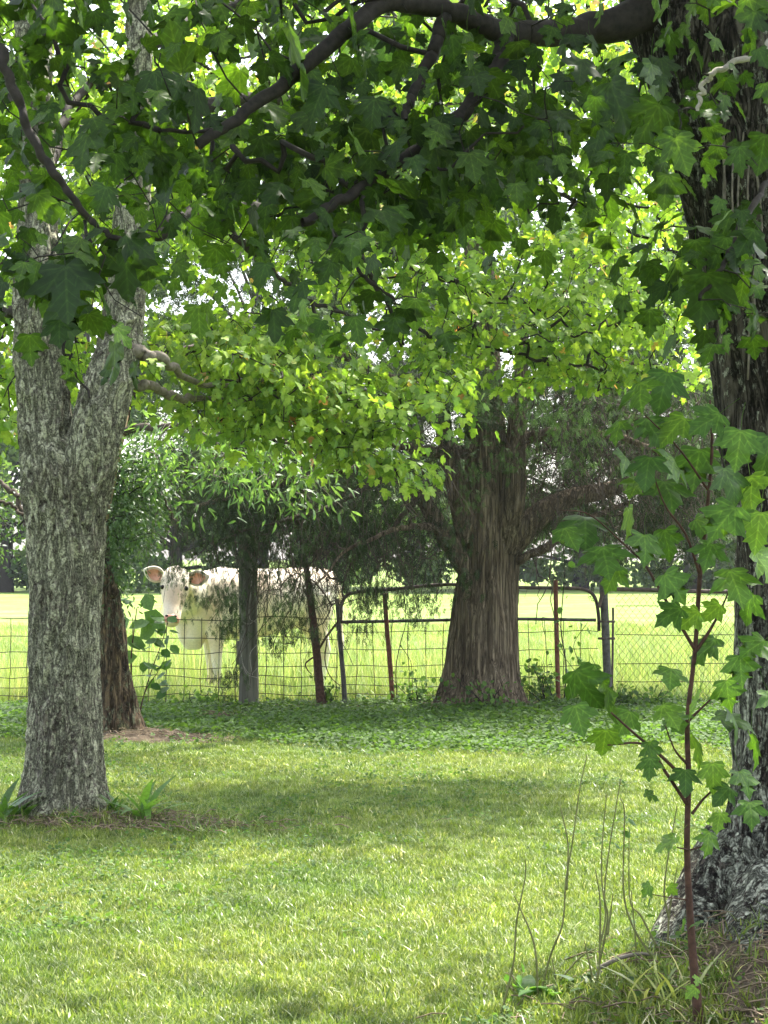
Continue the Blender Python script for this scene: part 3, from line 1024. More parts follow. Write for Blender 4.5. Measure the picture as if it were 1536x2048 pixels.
mbL = scatter(fine_t, pos[~sel], rot[~sel], scl[~sel], rnd[~sel])
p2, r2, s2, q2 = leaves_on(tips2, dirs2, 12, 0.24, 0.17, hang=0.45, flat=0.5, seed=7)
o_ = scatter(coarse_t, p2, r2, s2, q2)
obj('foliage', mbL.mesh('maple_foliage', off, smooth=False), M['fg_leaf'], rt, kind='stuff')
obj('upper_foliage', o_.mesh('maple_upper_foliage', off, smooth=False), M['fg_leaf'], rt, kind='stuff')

# climbing stems on the right trunk
vn = thing('climbing_vine', P(1500, 800, 6.9), 'thin brown climbing vine stems running up the face of the dark trunk', 'vine')
vo_ = np.array(vn.location)
for k, (xa, ya, xb, yb) in enumerate([(1430, 180, 1470, 560), (1490, 120, 1478, 620), (1505, 180, 1500, 700), (1465, 320, 1500, 760), (1520, 260, 1512, 640), (1450, 250, 1430, 620)]):
    n = 14
    Yk = 6.86
    pts = np.array([P(xa + (xb - xa) * u + 8 * math.sin(u * 7 + k), ya + (yb - ya) * u, Yk - 0.01 + 0.02 * math.sin(u * 5 + k)) for u in np.linspace(0, 1, n)])
    obj('stem', MB().tube(pts, 0.004, 5).mesh('vine_stem', vo_), M['mid_twig'], vn)

# ------------------------------------------------------------------ LEFT MAPLE
lt = thing('maple_tree', (*LT, 0.0), 'forked maple with pale lichen on its trunk, nearer of the two trunks at the left', 'tree')
off = np.array(lt.location)
Yl = 11.75
mb = MB()
add_bark(mb, ctrl_px([(122, 1665, Yl, .27), (124, 1600, Yl, .245), (128, 1500, Yl, .222), (128, 1350, Yl, .205), (130, 1200, Yl, .208), (132, 1060, Yl, .222), (122, 960, Yl, .235),
                      (95, 870, Yl, .165), (82, 760, Yl, .145), (72, 600, Yl, .13), (76, 450, Yl + .1, .12), (70, 200, Yl + .2, .105), (60, -100, Yl + .3, .09), (40, -500, Yl + .4, .05)]),
         n_around=220, n_rings=700, amp=0.026, freq=24, stretch=0.22, seed=5, flare=(0.14, 0.7, 5, 0.2))
obj('trunk', mb.mesh('maple_trunk', off), M['lichen_bark'], lt)
mb = MB()
add_bark(mb, ctrl_px([(150, 1080, Yl - .02, .13), (168, 980, Yl - .06, .155), (188, 880, Yl - .08, .155), (212, 780, Yl - .05, .15), (234, 700, Yl, .132), (250, 600, Yl + .05, .115), (264, 450, Yl + .1, .105),
                      (272, 250, Yl + .2, .088), (278, 50, Yl + .2, .075), (290, -300, Yl + .4, .05)]),
         n_around=150, n_rings=460, amp=0.022, freq=24, stretch=0.22, seed=8)
obj('limb', mb.mesh('maple_limb', off), M['lichen_bark'], lt)
lm_px = [
    [(235, 760, 11.75, .045), (300, 772, 11.9, .028), (345, 790, 12.1, .024), (430, 800, 12.4, .018), (560, 810, 12.8, .014), (690, 880, 13.0, .010), (800, 950, 13.1, .005)],
    [(255, 700, 11.7, .05), (320, 720, 11.8, .03), (420, 770, 12.2, .016), (600, 750, 12.6, .011), (800, 800, 12.9, .006)],
    [(262, 480, 11.85, .06), (420, 420, 12.3, .045), (600, 430, 13.0, .036), (760, 500, 13.6, .028), (900, 560, 14.2, .020), (1100, 620, 14.6, .014), (1300, 640, 14.8, .008)],
    [(272, 260, 11.95, .06), (500, 200, 12.8, .045), (760, 240, 13.6, .034), (1000, 340, 14.4, .026), (1200, 430, 15.0, .016), (1380, 520, 15.2, .009)],
    [(700, 470, 13.4, .02), (800, 640, 13.5, .015), (950, 690, 13.8, .012), (1180, 735, 14.2, .009), (1400, 790, 14.5, .004)],
    [(276, 100, 11.95, .05), (500, 0, 12.8, .036), (850, 0, 13.8, .026), (1200, 60, 14.8, .016)],
    [(420, 420, 12.3, .03), (520, 520, 12.5, .02), (620, 600, 12.9, .014), (760, 660, 13.2, .008)],
    [(60, 640, 11.9, .03), (-60, 600, 12.6, .018), (-200, 560, 13.0, .01)],
    [(76, 420, 11.8, .05), (150, 200, 12.6, .03), (300, 150, 13.4, .016), (420, 100, 13.8, .01)],
    [(70, 250, 11.9, .05), (-60, 100, 12.4, .03), (-260, 60, 12.8, .012)],
]
limbs = []
for k, rows in enumerate(lm_px):
    c = spline(ctrl_px(rows), max(12, len(rows) * 8))
    c[1:-1, :3] += RNG.normal(size=(len(c) - 2, 3)) * 0.010
    limbs.append((c[:, :3], c[:, 3]))
    m_ = MB(); V, F = bark_tube(c, 10, len(c) * 3, 0.003, 50, 0.4, k); m_.add(V, F)
    obj('branch', m_.mesh('maple_branch', off), M['mid_twig'] if k < 2 else M['twig'], lt)


def cluster_pts(rects, per, rad, seed, flat=0.35):
    c = region_points(rects, seed)
    rg = np.random.default_rng(seed + 1)
    o = rg.normal(size=(len(c) * per, 3)) * rad * [1, 1, flat]
    return np.repeat(c, per, 0) + o


rects = [(260, 690, 620, 780, 11.9, 13.2, 26), (340, 780, 600, 850, 12.1, 13.2, 12), (560, 730, 880, 850, 12.3, 13.6, 34), (640, 850, 800, 930, 12.6, 13.5, 15), (745, 930, 820, 975, 12.8, 13.3, 3),
         (300, 560, 860, 700, 12.2, 14.0, 15), (300, 640, 640, 760, 12.3, 13.6, 26), (430, 820, 640, 900, 12.3, 13.2, 12), (300, 430, 900, 540, 12.4, 14.5, 26), (600, 480, 1380, 600, 13.2, 15.5, 70), (780, 600, 1390, 690, 13.2, 15.2, 60),
         (1000, 690, 1400, 770, 13.8, 15.0, 26), (780, 660, 930, 730, 13.2, 14.0, 8), (640, 130, 1400, 480, 13.2, 16.0, 150), (300, -60, 1300, 160, 12.6, 16.0, 80), (300, 150, 700, 430, 12.5, 14.5, 40),
         (-60, -60, 300, 420, 12.4, 14.5, 80), (250, -60, 760, 300, 13.2, 16.0, 80), (-60, -60, 420, 420, 14.0, 16.0, 50), (760, -60, 1400, 420, 15, 17, 50), (-60, 380, 420, 620, 13.0, 14.8, 34), (900, -40, 1400, 300, 13.5, 16, 40), (-60, 420, 50, 620, 12.2, 13.2, 8), (-60, 620, 50, 900, 12.2, 13.2, 20), (-520, -200, -60, 720, 12.0, 14.5, 90), (90, 620, 230, 800, 13.4, 14.5, 12), (120, 480, 230, 700, 12.6, 13.4, 8), (900, 700, 960, 790, 13.6, 14.0, 2)]
rects = [(*r[:6], int(r[6] * (1.05 if r[1] < 620 else 1.3) + .5)) for r in rects]
tg = cluster_pts(rects, 3, 0.19, 21, 0.22)
tw, tips, dirs, _ = grow(limbs, tg, 0.14, 0.12, 0.0022, 0.48, seed=8, r_max=0.014)
obj('twigs', tw.mesh('maple_twigs', off), M['twig'], lt, kind='stuff')
pos, rot, scl, rnd = leaves_on(tips, dirs, 8, 0.10, 0.064, hang=0.5, flat=0.35, seed=9)
sel = split_leaves(pos, scl, 300)
mid_t = [maple_leaf(40 + k, petiole=False, fine=False, curl=0.25, wide=1.0) for k in range(8)]
leaf_objects('leaf', leaf_meshes('bright_maple_leaf', mid_t, M['mid_leaf'], [.1, .4, .6, .85, .5, .25, .93, .7]), pos[sel], rot[sel], scl[sel], lt)
obj('foliage', scatter(mid_t, pos[~sel], rot[~sel], scl[~sel], rnd[~sel]).mesh('maple_foliage', off, smooth=False), M['mid_leaf'], lt, kind='stuff')

# ------------------------------------------------------------------ OLD LEANING TREE (narrow leaves)
ot = thing('old_fruit_tree', (*OT, 0.0), 'old leaning trunk with split brown bark standing right behind the lichen covered maple', 'tree')
off = np.array(ot.location)
mb = MB()
add_bark(mb, ctrl_px([(240, 1480, 17.0, .20), (236, 1430, 17.0, .172), (228, 1350, 17.0, .15), (220, 1270, 17.0, .135), (212, 1200, 17.0, .12), (200, 1130, 17.0, .09), (198, 1060, 17.0, .075), (205, 980, 17.0, .07), (232, 880, 17.05, .06), (262, 780, 17.1, .05), (300, 690, 17.3, .03)]),
         n_around=90, n_rings=260, amp=0.018, freq=18, stretch=0.25, seed=11, flare=(0.12, 0.5, 5, 1.0))
obj('trunk', mb.mesh('old_trunk', off), M['old_bark'], ot)
mb = MB()
add_bark(mb, ctrl_px([(196, 1090, 16.93, .03), (212, 1010, 16.92, .045), (228, 930, 16.94, .045), (244, 860, 16.98, .038), (252, 830, 17.0, .02)]), n_around=16, n_rings=60, amp=0.006, freq=30, stretch=0.2, seed=3)
obj('dead_wood', mb.mesh('old_dead_wood', off), M['dead_wood'], ot, label='bare orange brown strip of dead wood')
mb = MB()
add_bark(mb, ctrl_px([(226, 1195, 16.9, .03), (226, 1182, 16.86, .045), (222, 1170, 16.85, .02)]), n_around=16, n_rings=12, amp=0.006, freq=30, stretch=0.5, seed=4)
obj('knot', mb.mesh('old_knot', off), M['old_bark'], ot)
lm_px = [
    [(240, 860, 17.0, .04), (330, 850, 16.6, .025), (430, 860, 16.2, .018), (560, 880, 15.8, .012), (700, 900, 15.6, .007), (790, 930, 15.5, .004)],
    [(215, 960, 17.0, .04), (270, 960, 17.2, .022), (320, 990, 17.4, .012), (350, 1040, 17.5, .006)],
    [(205, 1050, 17.0, .04), (130, 1090, 17.4, .032), (60, 1050, 17.6, .028), (30, 990, 17.7, .024), (-40, 940, 17.8, .018)],
    [(60, 1050, 17.6, .02), (20, 1010, 17.5, .015), (-30, 1000, 17.4, .01)],
    [(262, 780, 17.1, .03), (360, 700, 17.6, .018), (460, 690, 18.0, .01)],
]
limbs = []
for k, rows in enumerate(lm_px):
    c = spline(ctrl_px(rows), len(rows) * 7)
    c[1:-1, :3] += RNG.normal(size=(len(c) - 2, 3)) * 0.012
    limbs.append((c[:, :3], c[:, 3]))
    m_ = MB(); V, F = bark_tube(c, 8, len(c) * 2, 0.004, 40, 0.4, k); m_.add(V, F)
    obj('branch', m_.mesh('old_branch', off), M['cedar_twig'], ot)
tgA = cluster_pts([(300, 830, 560, 960, 15.8, 17.0, 26), (520, 870, 790, 960, 15.4, 16.2, 16), (380, 950, 600, 1010, 15.8, 16.6, 8)], 3, 0.14, 31, 0.5)
tw, tips, dirs, _ = grow(limbs[:1], tgA, 0.14, 0.12, 0.002, 0.48, seed=12, r_max=0.01)
tgB = cluster_pts([(212, 880, 330, 1020, 16.8, 17.8, 26), (212, 990, 290, 1070, 16.8, 17.8, 18), (206, 1070, 240, 1170, 16.8, 17.4, 9), (-60, 1000, 40, 1120, 17.2, 18.0, 7)], 4, 0.12, 33, 1.0)
twB, tipsB, dirsB, _ = grow(limbs[1:], tgB, 0.14, 0.12, 0.002, 0.48, seed=13, r_max=0.01)
obj('twigs', tw.mesh('old_twigs', off), M['mid_twig'], ot, kind='stuff')
obj('twigs', twB.mesh('old_twigs_low', off), M['twig'], ot, kind='stuff')
pos, rot, scl, rnd = leaves_on(tips, dirs, 9, 0.10, 0.095, hang=0.25, flat=0.8, seed=14)
nt = [blade_leaf(0.26, 0.3), blade_leaf(0.3, -0.1), blade_leaf(0.22, 0.6)]
sel = split_leaves(pos, scl, 280)
leaf_objects('leaf', leaf_meshes('narrow_leaf', nt, M['narrow_leaf'], [.2, .6, .9]), pos[sel], rot[sel], scl[sel], ot)
obj('foliage', scatter(nt, pos[~sel], rot[~sel], scl[~sel], rnd[~sel]).mesh('old_foliage', off, smooth=False), M['narrow_leaf'], ot, kind='stuff')
pos, rot, scl, rnd = leaves_on(tipsB, dirsB, 26, 0.10, 0.05, hang=0.3, flat=1.0, seed=15)
obj('low_foliage', scatter([blade_leaf(0.4, 0.2, 2)], pos, rot, scl, rnd).mesh('old_low_foliage', off, smooth=False), M['fine_leaf'], ot, kind='stuff')

# ------------------------------------------------------------------ CEDAR
ct = thing('cedar_tree', (*CT, 0.0), 'big red cedar with stringy brown bark and many dead twigs, growing at the metal gate', 'tree')
off = np.array(ct.location)
Yc = 20.1
mb = MB()
add_bark(mb, ctrl_px([(966, 1450, Yc, .47), (966, 1400, Yc, .41), (966, 1330, Yc, .365), (970, 1230, Yc, .335), (976, 1130, Yc, .305), (978, 1060, Yc, .30), (978, 980, Yc, .26), (970, 880, Yc, .22), (965, 760, Yc, .19), (960, 600, Yc, .16), (955, 350, Yc, .12), (950, 0, Yc, .09), (950, -500, Yc, .05)]),
         n_around=240, n_rings=420, amp=0.020, freq=22, stretch=0.07, seed=21, flare=(0.20, 0.75, 7, 0.7))
obj('trunk', mb.mesh('cedar_trunk', off), M['cedar_bark'], ct)
cl_px = [
    ([(940, 1150, Yc - .1, .10), (905, 1095, Yc - .2, .10), (868, 1035, Yc - .3, .085), (838, 990, Yc - .35, .075), (780, 950, Yc - .4, .055), (660, 940, Yc - .5, .045), (520, 980, Yc - .6, .03), (400, 1010, Yc - .7, .02)], 40),
    ([(935, 1080, Yc - .1, .12), (920, 1000, Yc - .2, .11), (895, 900, Yc - .2, .09), (880, 780, Yc - .2, .07), (870, 640, Yc - .2, .05)], 40),
    ([(1010, 1100, Yc - .12, .13), (1026, 1000, Yc - .25, .125), (1032, 900, Yc - .25, .11), (1038, 790, Yc - .2, .08), (1050, 640, Yc - .2, .05)], 40),
    ([(1000, 1120, Yc - .05, .14), (1060, 1045, Yc - .1, .13), (1130, 1000, Yc, .10), (1230, 975, Yc + .2, .075), (1340, 930, Yc + .3, .05), (1460, 900, Yc + .4, .04)], 40),
    ([(1005, 1140, Yc - .05, .06), (1060, 1115, Yc - .1, .045), (1110, 1085, Yc - .1, .04), (1180, 1040, Yc, .03), (1260, 1010, Yc, .02)], 16),
    ([(930, 1130, Yc - .1, .06), (890, 1075, Yc - .3, .045), (830, 1060, Yc - .6, .03), (720, 1100, Yc - .9, .016), (640, 1180, Yc - 1.0, .008)], 16),
    ([(960, 900, Yc, .08), (840, 900, Yc - .5, .05), (680, 860, Yc - .9, .035), (520, 880, Yc - 1.1, .022), (360, 950, Yc - 1.2, .012)], 16),
    ([(965, 820, Yc, .08), (830, 780, Yc - .4, .05), (640, 700, Yc - .6, .035), (450, 690, Yc - .6, .02), (300, 740, Yc - .6, .01)], 16),
    ([(1040, 880, Yc, .07), (1150, 860, Yc - .3, .045), (1280, 880, Yc - .4, .03), (1420, 950, Yc - .4, .015)], 16),
    ([(1040, 800, Yc, .06), (1140, 740, Yc - .3, .04), (1260, 720, Yc - .4, .025), (1420, 760, Yc - .4, .01)], 16),
    ([(780, 950, Yc - .4, .04), (700, 1000, Yc - .7, .025), (600, 1040, Yc - .9, .018), (500, 1060, Yc - 1.0, .012), (420, 1080, Yc - 1.0, .006)], 12),
    ([(838, 990, Yc - .35, .04), (790, 1050, Yc - .4, .022), (720, 1110, Yc - .5, .014), (690, 1180, Yc - .5, .008)], 12),
    ([(660, 940, Yc - .5, .03), (560, 900, Yc - .5, .02), (430, 880, Yc - .4, .012), (300, 860, Yc - .4, .006)], 12),
]
limbs = []
for k, (rows, na) in enumerate(cl_px):
    c = spline(ctrl_px(rows), len(rows) * 9)
    w_ = np.cumsum(RNG.normal(size=(len(c), 3)) * 0.006, 0) if na <= 16 else 0
    c[:, :3] += w_
    limbs.append((c[:, :3], c[:, 3]))
    m_ = MB(); V, F = bark_tube(c, max(10, na), len(c) * 4, 0.010 if na > 20 else 0.004, 30, 0.08, k + 1); m_.add(V, F)
    obj('limb', m_.mesh('cedar_limb', off), M['cedar_bark'] if na > 12 else M['cedar_twig'], ct)
# bare dead twigs, then leafy sprays
dead = region_points([(420, 740, 900, 1000, 18.9, 20.8, 330), (1040, 760, 1420, 1060, 19.3, 21.0, 480), (380, 960, 900, 1140, 18.8, 20.4, 230), (850, 700, 1240, 940, 19.4, 20.4, 110),
                      (470, 1060, 700, 1300, 18.9, 19.6, 60), (650, 1100, 900, 1250, 19.2, 19.9, 30), (1040, 1120, 1130, 1290, 19.9, 20.1, 8)], 41)
twd, tipd, dird, nodes = grow(limbs, dead, 0.13, 0.22, 0.0030, 0.42, sag=0.25, seed=16, r_max=0.016)
obj('dead_twigs', twd.mesh('cedar_dead_twigs', off), M['cedar_twig'], ct, kind='stuff')


def droop_twigs(n, rects, seed):
    rg = np.random.default_rng(seed)
    st = region_points(rects, seed)
    m_ = MB()
    for p in st:
        L = rg.uniform(0.25, 0.8); a = rg.uniform(0, 6.28)
        d = np.array([math.cos(a) * 0.5, math.sin(a) * 0.5, -rg.uniform(0.3, 1.0)])
        u = np.linspace(0, 1, 7)[:, None]
        pts = p + d * L * u + np.array([0, 0, -0.3]) * L * u * u + np.cumsum(rg.normal(size=(7, 3)) * 0.018, 0)
        m_.tube(pts, np.linspace(0.004, 0.0018, 7), 3, cap=False)
    return m_


obj('dead_twigs', droop_twigs(0, [(300, 860, 900, 1080, 18.9, 20.0, 420), (500, 1050, 680, 1200, 18.9, 19.4, 110), (1050, 760, 1420, 1050, 19.2, 20.6, 620), (860, 800, 1220, 960, 19.4, 19.9, 90), (650, 1050, 880, 1150, 19.2, 19.8, 60)], 43).mesh('cedar_fine_twigs', off), M['cedar_twig'], ct, kind='stuff')


def spray(seed, n=12):
    rg = np.random.default_rng(seed)
    V, F = [], []
    for k in range(n):
        u = (k + 0.5) / n
        s = 1 if k % 2 else -1
        b = np.array([0, u * 0.8, -0.12 * u * u])
        L = 0.42 * (1 - 0.55 * u) * rg.uniform(0.7, 1.2)
        d = norm(np.array([s * rg.uniform(0.5, 0.9), rg.uniform(0.7, 1.1), rg.normal() * 0.3]))
        w = np.array([-d[1], d[0], rg.normal() * 0.3]) * 0.034
        i = len(V)
        e = b + d * L
        V += [b, b + d * L * 0.5 + w, e, b + d * L * 0.5 - w]
        F += [(i, i + 1, i + 2), (i, i + 2, i + 3)]
    i = len(V)
    V += [np.array([-.01, 0, 0]), np.array([.01, 0, 0]), np.array([0, 1.0, -.15])]
    F.append((i, i + 1, i + 2))
    return np.array(V), np.array(F)


spr = [spray(k) for k in range(6)]


def sprays(rects, per, rad, size, seed, hang, flat=1.0, lim=None, rndrange=(0, 1)):
    c = cluster_pts(rects, 1, 0.02, seed)
    rg = np.random.default_rng(seed)
    n = len(c) * per
    o = rg.normal(size=(n, 3)) * rad * [1, 1, flat]
    pos = np.repeat(c, per, 0) + o
    tipd_ = norm(rg.normal(size=(n, 3)) * [1, 1, 0.5] * (1 - hang) + np.array([0, 0, -1.0]) * hang)
    rot = frames(tipd_, rand_unit(n, rg))
    return scatter(spr, pos, rot, size * rg.uniform(0.6, 1.3, n), rg.uniform(*rndrange, n))


A = sprays([(300, 500, 900, 760, 19.0, 21.2, 130), (1040, 690, 1460, 1040, 20.5, 22.8, 260), (300, 720, 900, 1010, 20.6, 22.0, 170), (1180, 1000, 1460, 1110, 20.4, 21.6, 26), (300, 760, 760, 950, 19.0, 21.0, 60), (840, 560, 1400, 760, 19.2, 21.2, 60), (900, 100, 1400, 560, 19.2, 21.2, 60), (420, 100, 900, 560, 19.2, 21.2, 60), (1040, 800, 1420, 1000, 20.2, 21.2, 34),
            (860, 760, 1000, 900, 19.4, 19.8, 16), (760, 800, 900, 960, 20.3, 21.2, 20)], 26, 0.22, 0.15, 51, 0.4, rndrange=(0, 0.8))
B = sprays([(360, 990, 520, 1100, 18.7, 19.6, 26), (520, 960, 760, 1100, 18.9, 20.0, 34), (640, 1010, 910, 1150, 19.1, 20.2, 52), (400, 960, 640, 1100, 19.0, 20.0, 30), (1090, 1000, 1240, 1100, 19.8, 20.6, 8), (650, 1060, 760, 1170, 20.6, 21.0, 8),
            (1240, 920, 1420, 1060, 20.0, 21.0, 20)], 24, 0.14, 0.12, 52, 0.7, rndrange=(0, 0.75))
# hanging tassels in front of the cow and along the fence
Cc = sprays([(340, 1120, 372, 1165, 18.8, 19.0, 4), (430, 1140, 475, 1200, 18.9, 19.3, 8), (425, 1200, 470, 1280, 18.9, 19.1, 7), (520, 1120, 600, 1190, 19.0, 19.4, 7), (560, 1180, 625, 1270, 19.0, 19.3, 9), (540, 1240, 570, 1320, 19.0, 19.1, 4),
             (600, 1120, 650, 1180, 19.0, 19.3, 3), (440, 1340, 475, 1390, 19.1, 19.2, 4), (690, 1170, 760, 1240, 19.3, 19.8, 9), (770, 1180, 900, 1235, 19.4, 19.8, 9), (700, 1235, 750, 1290, 19.5, 19.7, 2),
             (380, 1190, 420, 1215, 18.9, 19.0, 2)], 30, 0.075, 0.085, 53, 0.8, rndrange=(0, 0.9))
G_ = sprays([(930, 930, 950, 1060, 19.4, 19.5, 5), (860, 700, 1220, 830, 19.0, 19.8, 44), (1040, 800, 1180, 930, 19.2, 19.6, 22), (1240, 800, 1400, 960, 19.2, 19.8, 22), (980, 900, 1010, 930, 19.45, 19.5, 2), (880, 780, 960, 860, 19.3, 19.6, 6), (1150, 760, 1200, 840, 19.3, 19.5, 3)], 16, 0.08, 0.10, 54, 0.7, rndrange=(0.7, 1))
for nm, m_ in (('crown_foliage', A), ('low_foliage', B), ('hanging_foliage', Cc), ('green_sprays', G_)):
    obj(nm, m_.mesh('cedar_' + nm, off, smooth=False), M['cedar_leaf'], ct, kind='stuff')
# stems that carry the tassels
rg = np.random.default_rng(77)
m_ = MB()
for (xa, ya, xb, yb) in [(500, 1030, 440, 1240), (520, 1040, 455, 1390), (560, 1030, 575, 1260), (600, 1040, 553, 1310), (640, 1040, 640, 1180), (660, 1050, 600, 1260), (700, 1060, 730, 1280), (760, 1060, 800, 1230), (840, 1080, 860, 1240),
                         (450, 1040, 355, 1150), (650, 1060, 450, 1330), (540, 1080, 500, 1380), (620, 1090, 700, 1330), (1100, 1090, 1125, 1330), (1060, 1090, 1100, 1200)]:
    Yk = rg.uniform(18.95, 19.5)
    u = np.linspace(0, 1, 12)
    w = np.cumsum(rg.normal(size=(12, 2)) * 5, 0)
    pts = np.array([P(xa + (xb - xa) * t ** 1.3 + w[i, 0], ya + (yb - ya) * t, Yk) for i, t in enumerate(u)])
    m_.tube(pts, np.linspace(0.007, 0.003, 12), 5, cap=False)
obj('dead_twigs', m_.mesh('cedar_hanging_twigs', off), M['cedar_twig'], ct, kind='stuff')

# ------------------------------------------------------------------ FENCES
def post_like(name, rows, mat, parent, off, na=20, amp=0.006, rings=60, freq=30, stretch=0.1, label=None):
    c = ctrl_px(rows)
    V, F = bark_tube(c, na, rings, amp, freq, stretch, 3)
    mb_ = MB().add(V, F)
    b = mb_.n
    top = spline(c, rings)[-1, :3]
    ring = b - na + np.arange(na)
    mb_.V.append(np.array([top + [0, 0, 0.004]])); mb_.A.append(np.array([.5])); mb_.n += 1
    mb_.T.append(np.stack([np.full(na, b), ring, np.roll(ring, -1)], 1))
    return obj(name, mb_.mesh(name, off), mat, parent, label=label)


wp = thing('fence_post', P(497, 1420, 20.15), 'stout round wooden fence post in front of the pale cow', 'post')
o_ = np.array(wp.location)
post_like('post', [(498, 1428, 20.15, .103), (498, 1350, 20.15, .099), (497, 1250, 20.15, .097), (496, 1150, 20.15, .095), (495, 1060, 20.15, .093)], M['post_wood'], wp, o_, 40, .006, 120)
mb = MB()
c0, c1 = P(474, 1329, 20.2), P(481, 1281, 20.2)
bx0, bx1 = np.array([c0[0], 20.16, c0[2]]), np.array([c1[0] + 0.03, 20.24, c1[2]])
V = np.array([[x_, y_, z_] for x_ in (bx0[0], bx1[0]) for y_ in (bx0[1], bx1[1]) for z_ in (bx0[2], bx1[2])])
mb.add(V, np.array([(0, 1, 3, 2), (4, 6, 7, 5), (0, 4, 5, 1), (2, 3, 7, 6), (0, 2, 6, 4), (1, 5, 7, 3)]))
obj('batten', mb.mesh('post_batten', o_, smooth=False), M['post_wood'], wp)

rg = np.random.default_rng(5)


def wire(parent, off, pts, r, mat, name='wire'):
    pts = np.asarray(pts, float)
    return obj(name, MB().tube(pts, r, 4, cap=False).mesh('fence_wire', off), mat, parent)


def woven(px0, px1, Y0, Y1, label, zs, step=0.18, zb=0.03, sag=0.01):
    a, b = P(px0, 1300, Y0), P(px1, 1300, Y1)
    t = thing('wire_fence', (a[0], a[1], 0), label, 'fence')
    off = np.array(t.location)
    L = np.linalg.norm((b - a)[:2])
    n = int(L / 0.25) + 2
    wobx = [rg.normal() for _ in range(8)]
    for z in zs:
        u = np.linspace(0, 1, n)
        pts = np.column_stack([a[0] + (b[0] - a[0]) * u, a[1] + (b[1] - a[1]) * u, z + sag * np.sin(u * 9 + z * 4) + rg.normal(size=n) * 0.007 - sag * 2 * u + 0.012 * np.sin(u * 23 + z * 9)])
        wire(t, off, pts, 0.0048 if z in (zs[0], zs[-1]) else 0.0040, M['wire'])
    for k in range(int(L / step) + 1):
        u0 = k * step / L
        m_ = 8
        u = np.linspace(0, 1, m_)
        sl = 0.02 * math.sin(k * 0.13) + rg.normal() * 0.006
        pts = np.column_stack([a[0] + (b[0] - a[0]) * u0 + sl * u + rg.normal(size=m_) * 0.004, np.full(m_, a[1] + (b[1] - a[1]) * u0 - 0.004), zb + (zs[-1] - zb) * u])
        wire(t, off, pts, 0.0038, M['wire'])
    return t


ZS = [0.05, 0.14, 0.23, 0.33, 0.425, 0.58, 0.74, 0.925]
woven(-260, 497, 20.3, 20.27, 'rusty woven wire fence left of the round wooden post', ZS)
woven(497, 676, 20.27, 20.32, 'short panel of woven wire between the wooden post and the pipe gate', ZS)

gt = thing('pipe_gate', P(690, 1415, 20.32), 'old rusty pipe gate with a bent top rail behind the cedar trunk', 'gate')
o_ = np.array(gt.location)
Yg = 20.33


def pipe(name, rows, mat, parent, off, sides=10, n=None, label=None):
    c = spline(ctrl_px(rows), n or len(rows) * 8)
    return obj(name, MB().tube(c[:, :3], c[:, 3], sides).mesh(name, off), mat, parent, label=label)


pipe('top_rail', [(676, 1262, Yg, .0185), (680, 1225, Yg, .0185), (690, 1195, Yg, .0185), (716, 1184, Yg, .0185), (790, 1178, Yg, .0185), (900, 1169, Yg, .0185), (1040, 1175, Yg, .0185), (1130, 1176, Yg, .0185), (1172, 1180, Yg, .0185), (1190, 1196, Yg, .0185), (1197, 1230, Yg, .0185), (1198, 1262, Yg, .0185)], M['rust'], gt, o_)
pipe('middle_rail', [(676, 1244, Yg - .01, .0175), (800, 1242, Yg - .01, .0175), (1000, 1238, Yg - .01, .0175), (1192, 1240, Yg - .01, .0175)], M['pipe_grey'], gt, o_)
pipe('upright', [(674, 1198, Yg - .05, .021), (680, 1280, Yg - .05, .023), (687, 1360, Yg - .05, .026), (690, 1418, Yg - .05, .027)], M['pipe_grey'], gt, o_)
pipe('upright', [(769, 1186, Yg - .04, .024), (774, 1260, Yg - .04, .024), (781, 1340, Yg - .04, .025), (786, 1414, Yg - .04, .025)], M['rust_red'], gt, o_)
pipe('upright', [(1111, 1160, Yg - .04, .024), (1113, 1260, Yg - .04, .024), (1117, 1420, Yg - .04, .025)], M['rust_red'], gt, o_)
ZG = [0.05, 0.13, 0.22, 0.31, 0.43, 0.60, 0.78]
a, b = P(678, 1300, Yg), P(1197, 1300, Yg)
for z in ZG:
    u = np.linspace(0, 1, 24)
    wire(gt, o_, np.column_stack([a[0] + (b[0] - a[0]) * u, np.full(24, Yg + .02), z + 0.008 * np.sin(u * 11 + z * 5) + rg.normal(size=24) * 0.003]), 0.0038, M['wire'])
for k in range(1, 15):
    x_ = a[0] + (b[0] - a[0]) * k / 15
    sl = rg.normal() * 0.01
    wire(gt, o_, np.column_stack([x_ + sl * np.linspace(-1, 1, 6) + rg.normal(size=6) * .004, np.full(6, Yg + .025), np.linspace(0.03, 0.9, 6)]), 0.0038, M['wire'])

gp = thing('gate_post', P(1218, 1418, 20.25), 'dark steel pipe gate post with hinge bands right of the cedar', 'post')
o_ = np.array(gp.location)
pipe('post', [(1206, 1160, 20.25, .042), (1210, 1240, 20.25, .042), (1214, 1330, 20.25, .042), (1218, 1422, 20.25, .042)], M['pipe_grey'], gp, o_, 16)
for yy in (1243, 1277):
    c = ctrl_px([(1196, yy, 20.22, .012), (1230, yy, 20.22, .012)])
    obj('hinge', MB().tube(c[:, :3], c[:, 3], 8).mesh('hinge', o_), M['rust'], gp)
pipe('bracket', [(1198, 1215, 20.2, .016), (1202, 1198, 20.2, .02), (1206, 1185, 20.2, .022)], M['rust'], gp, o_)

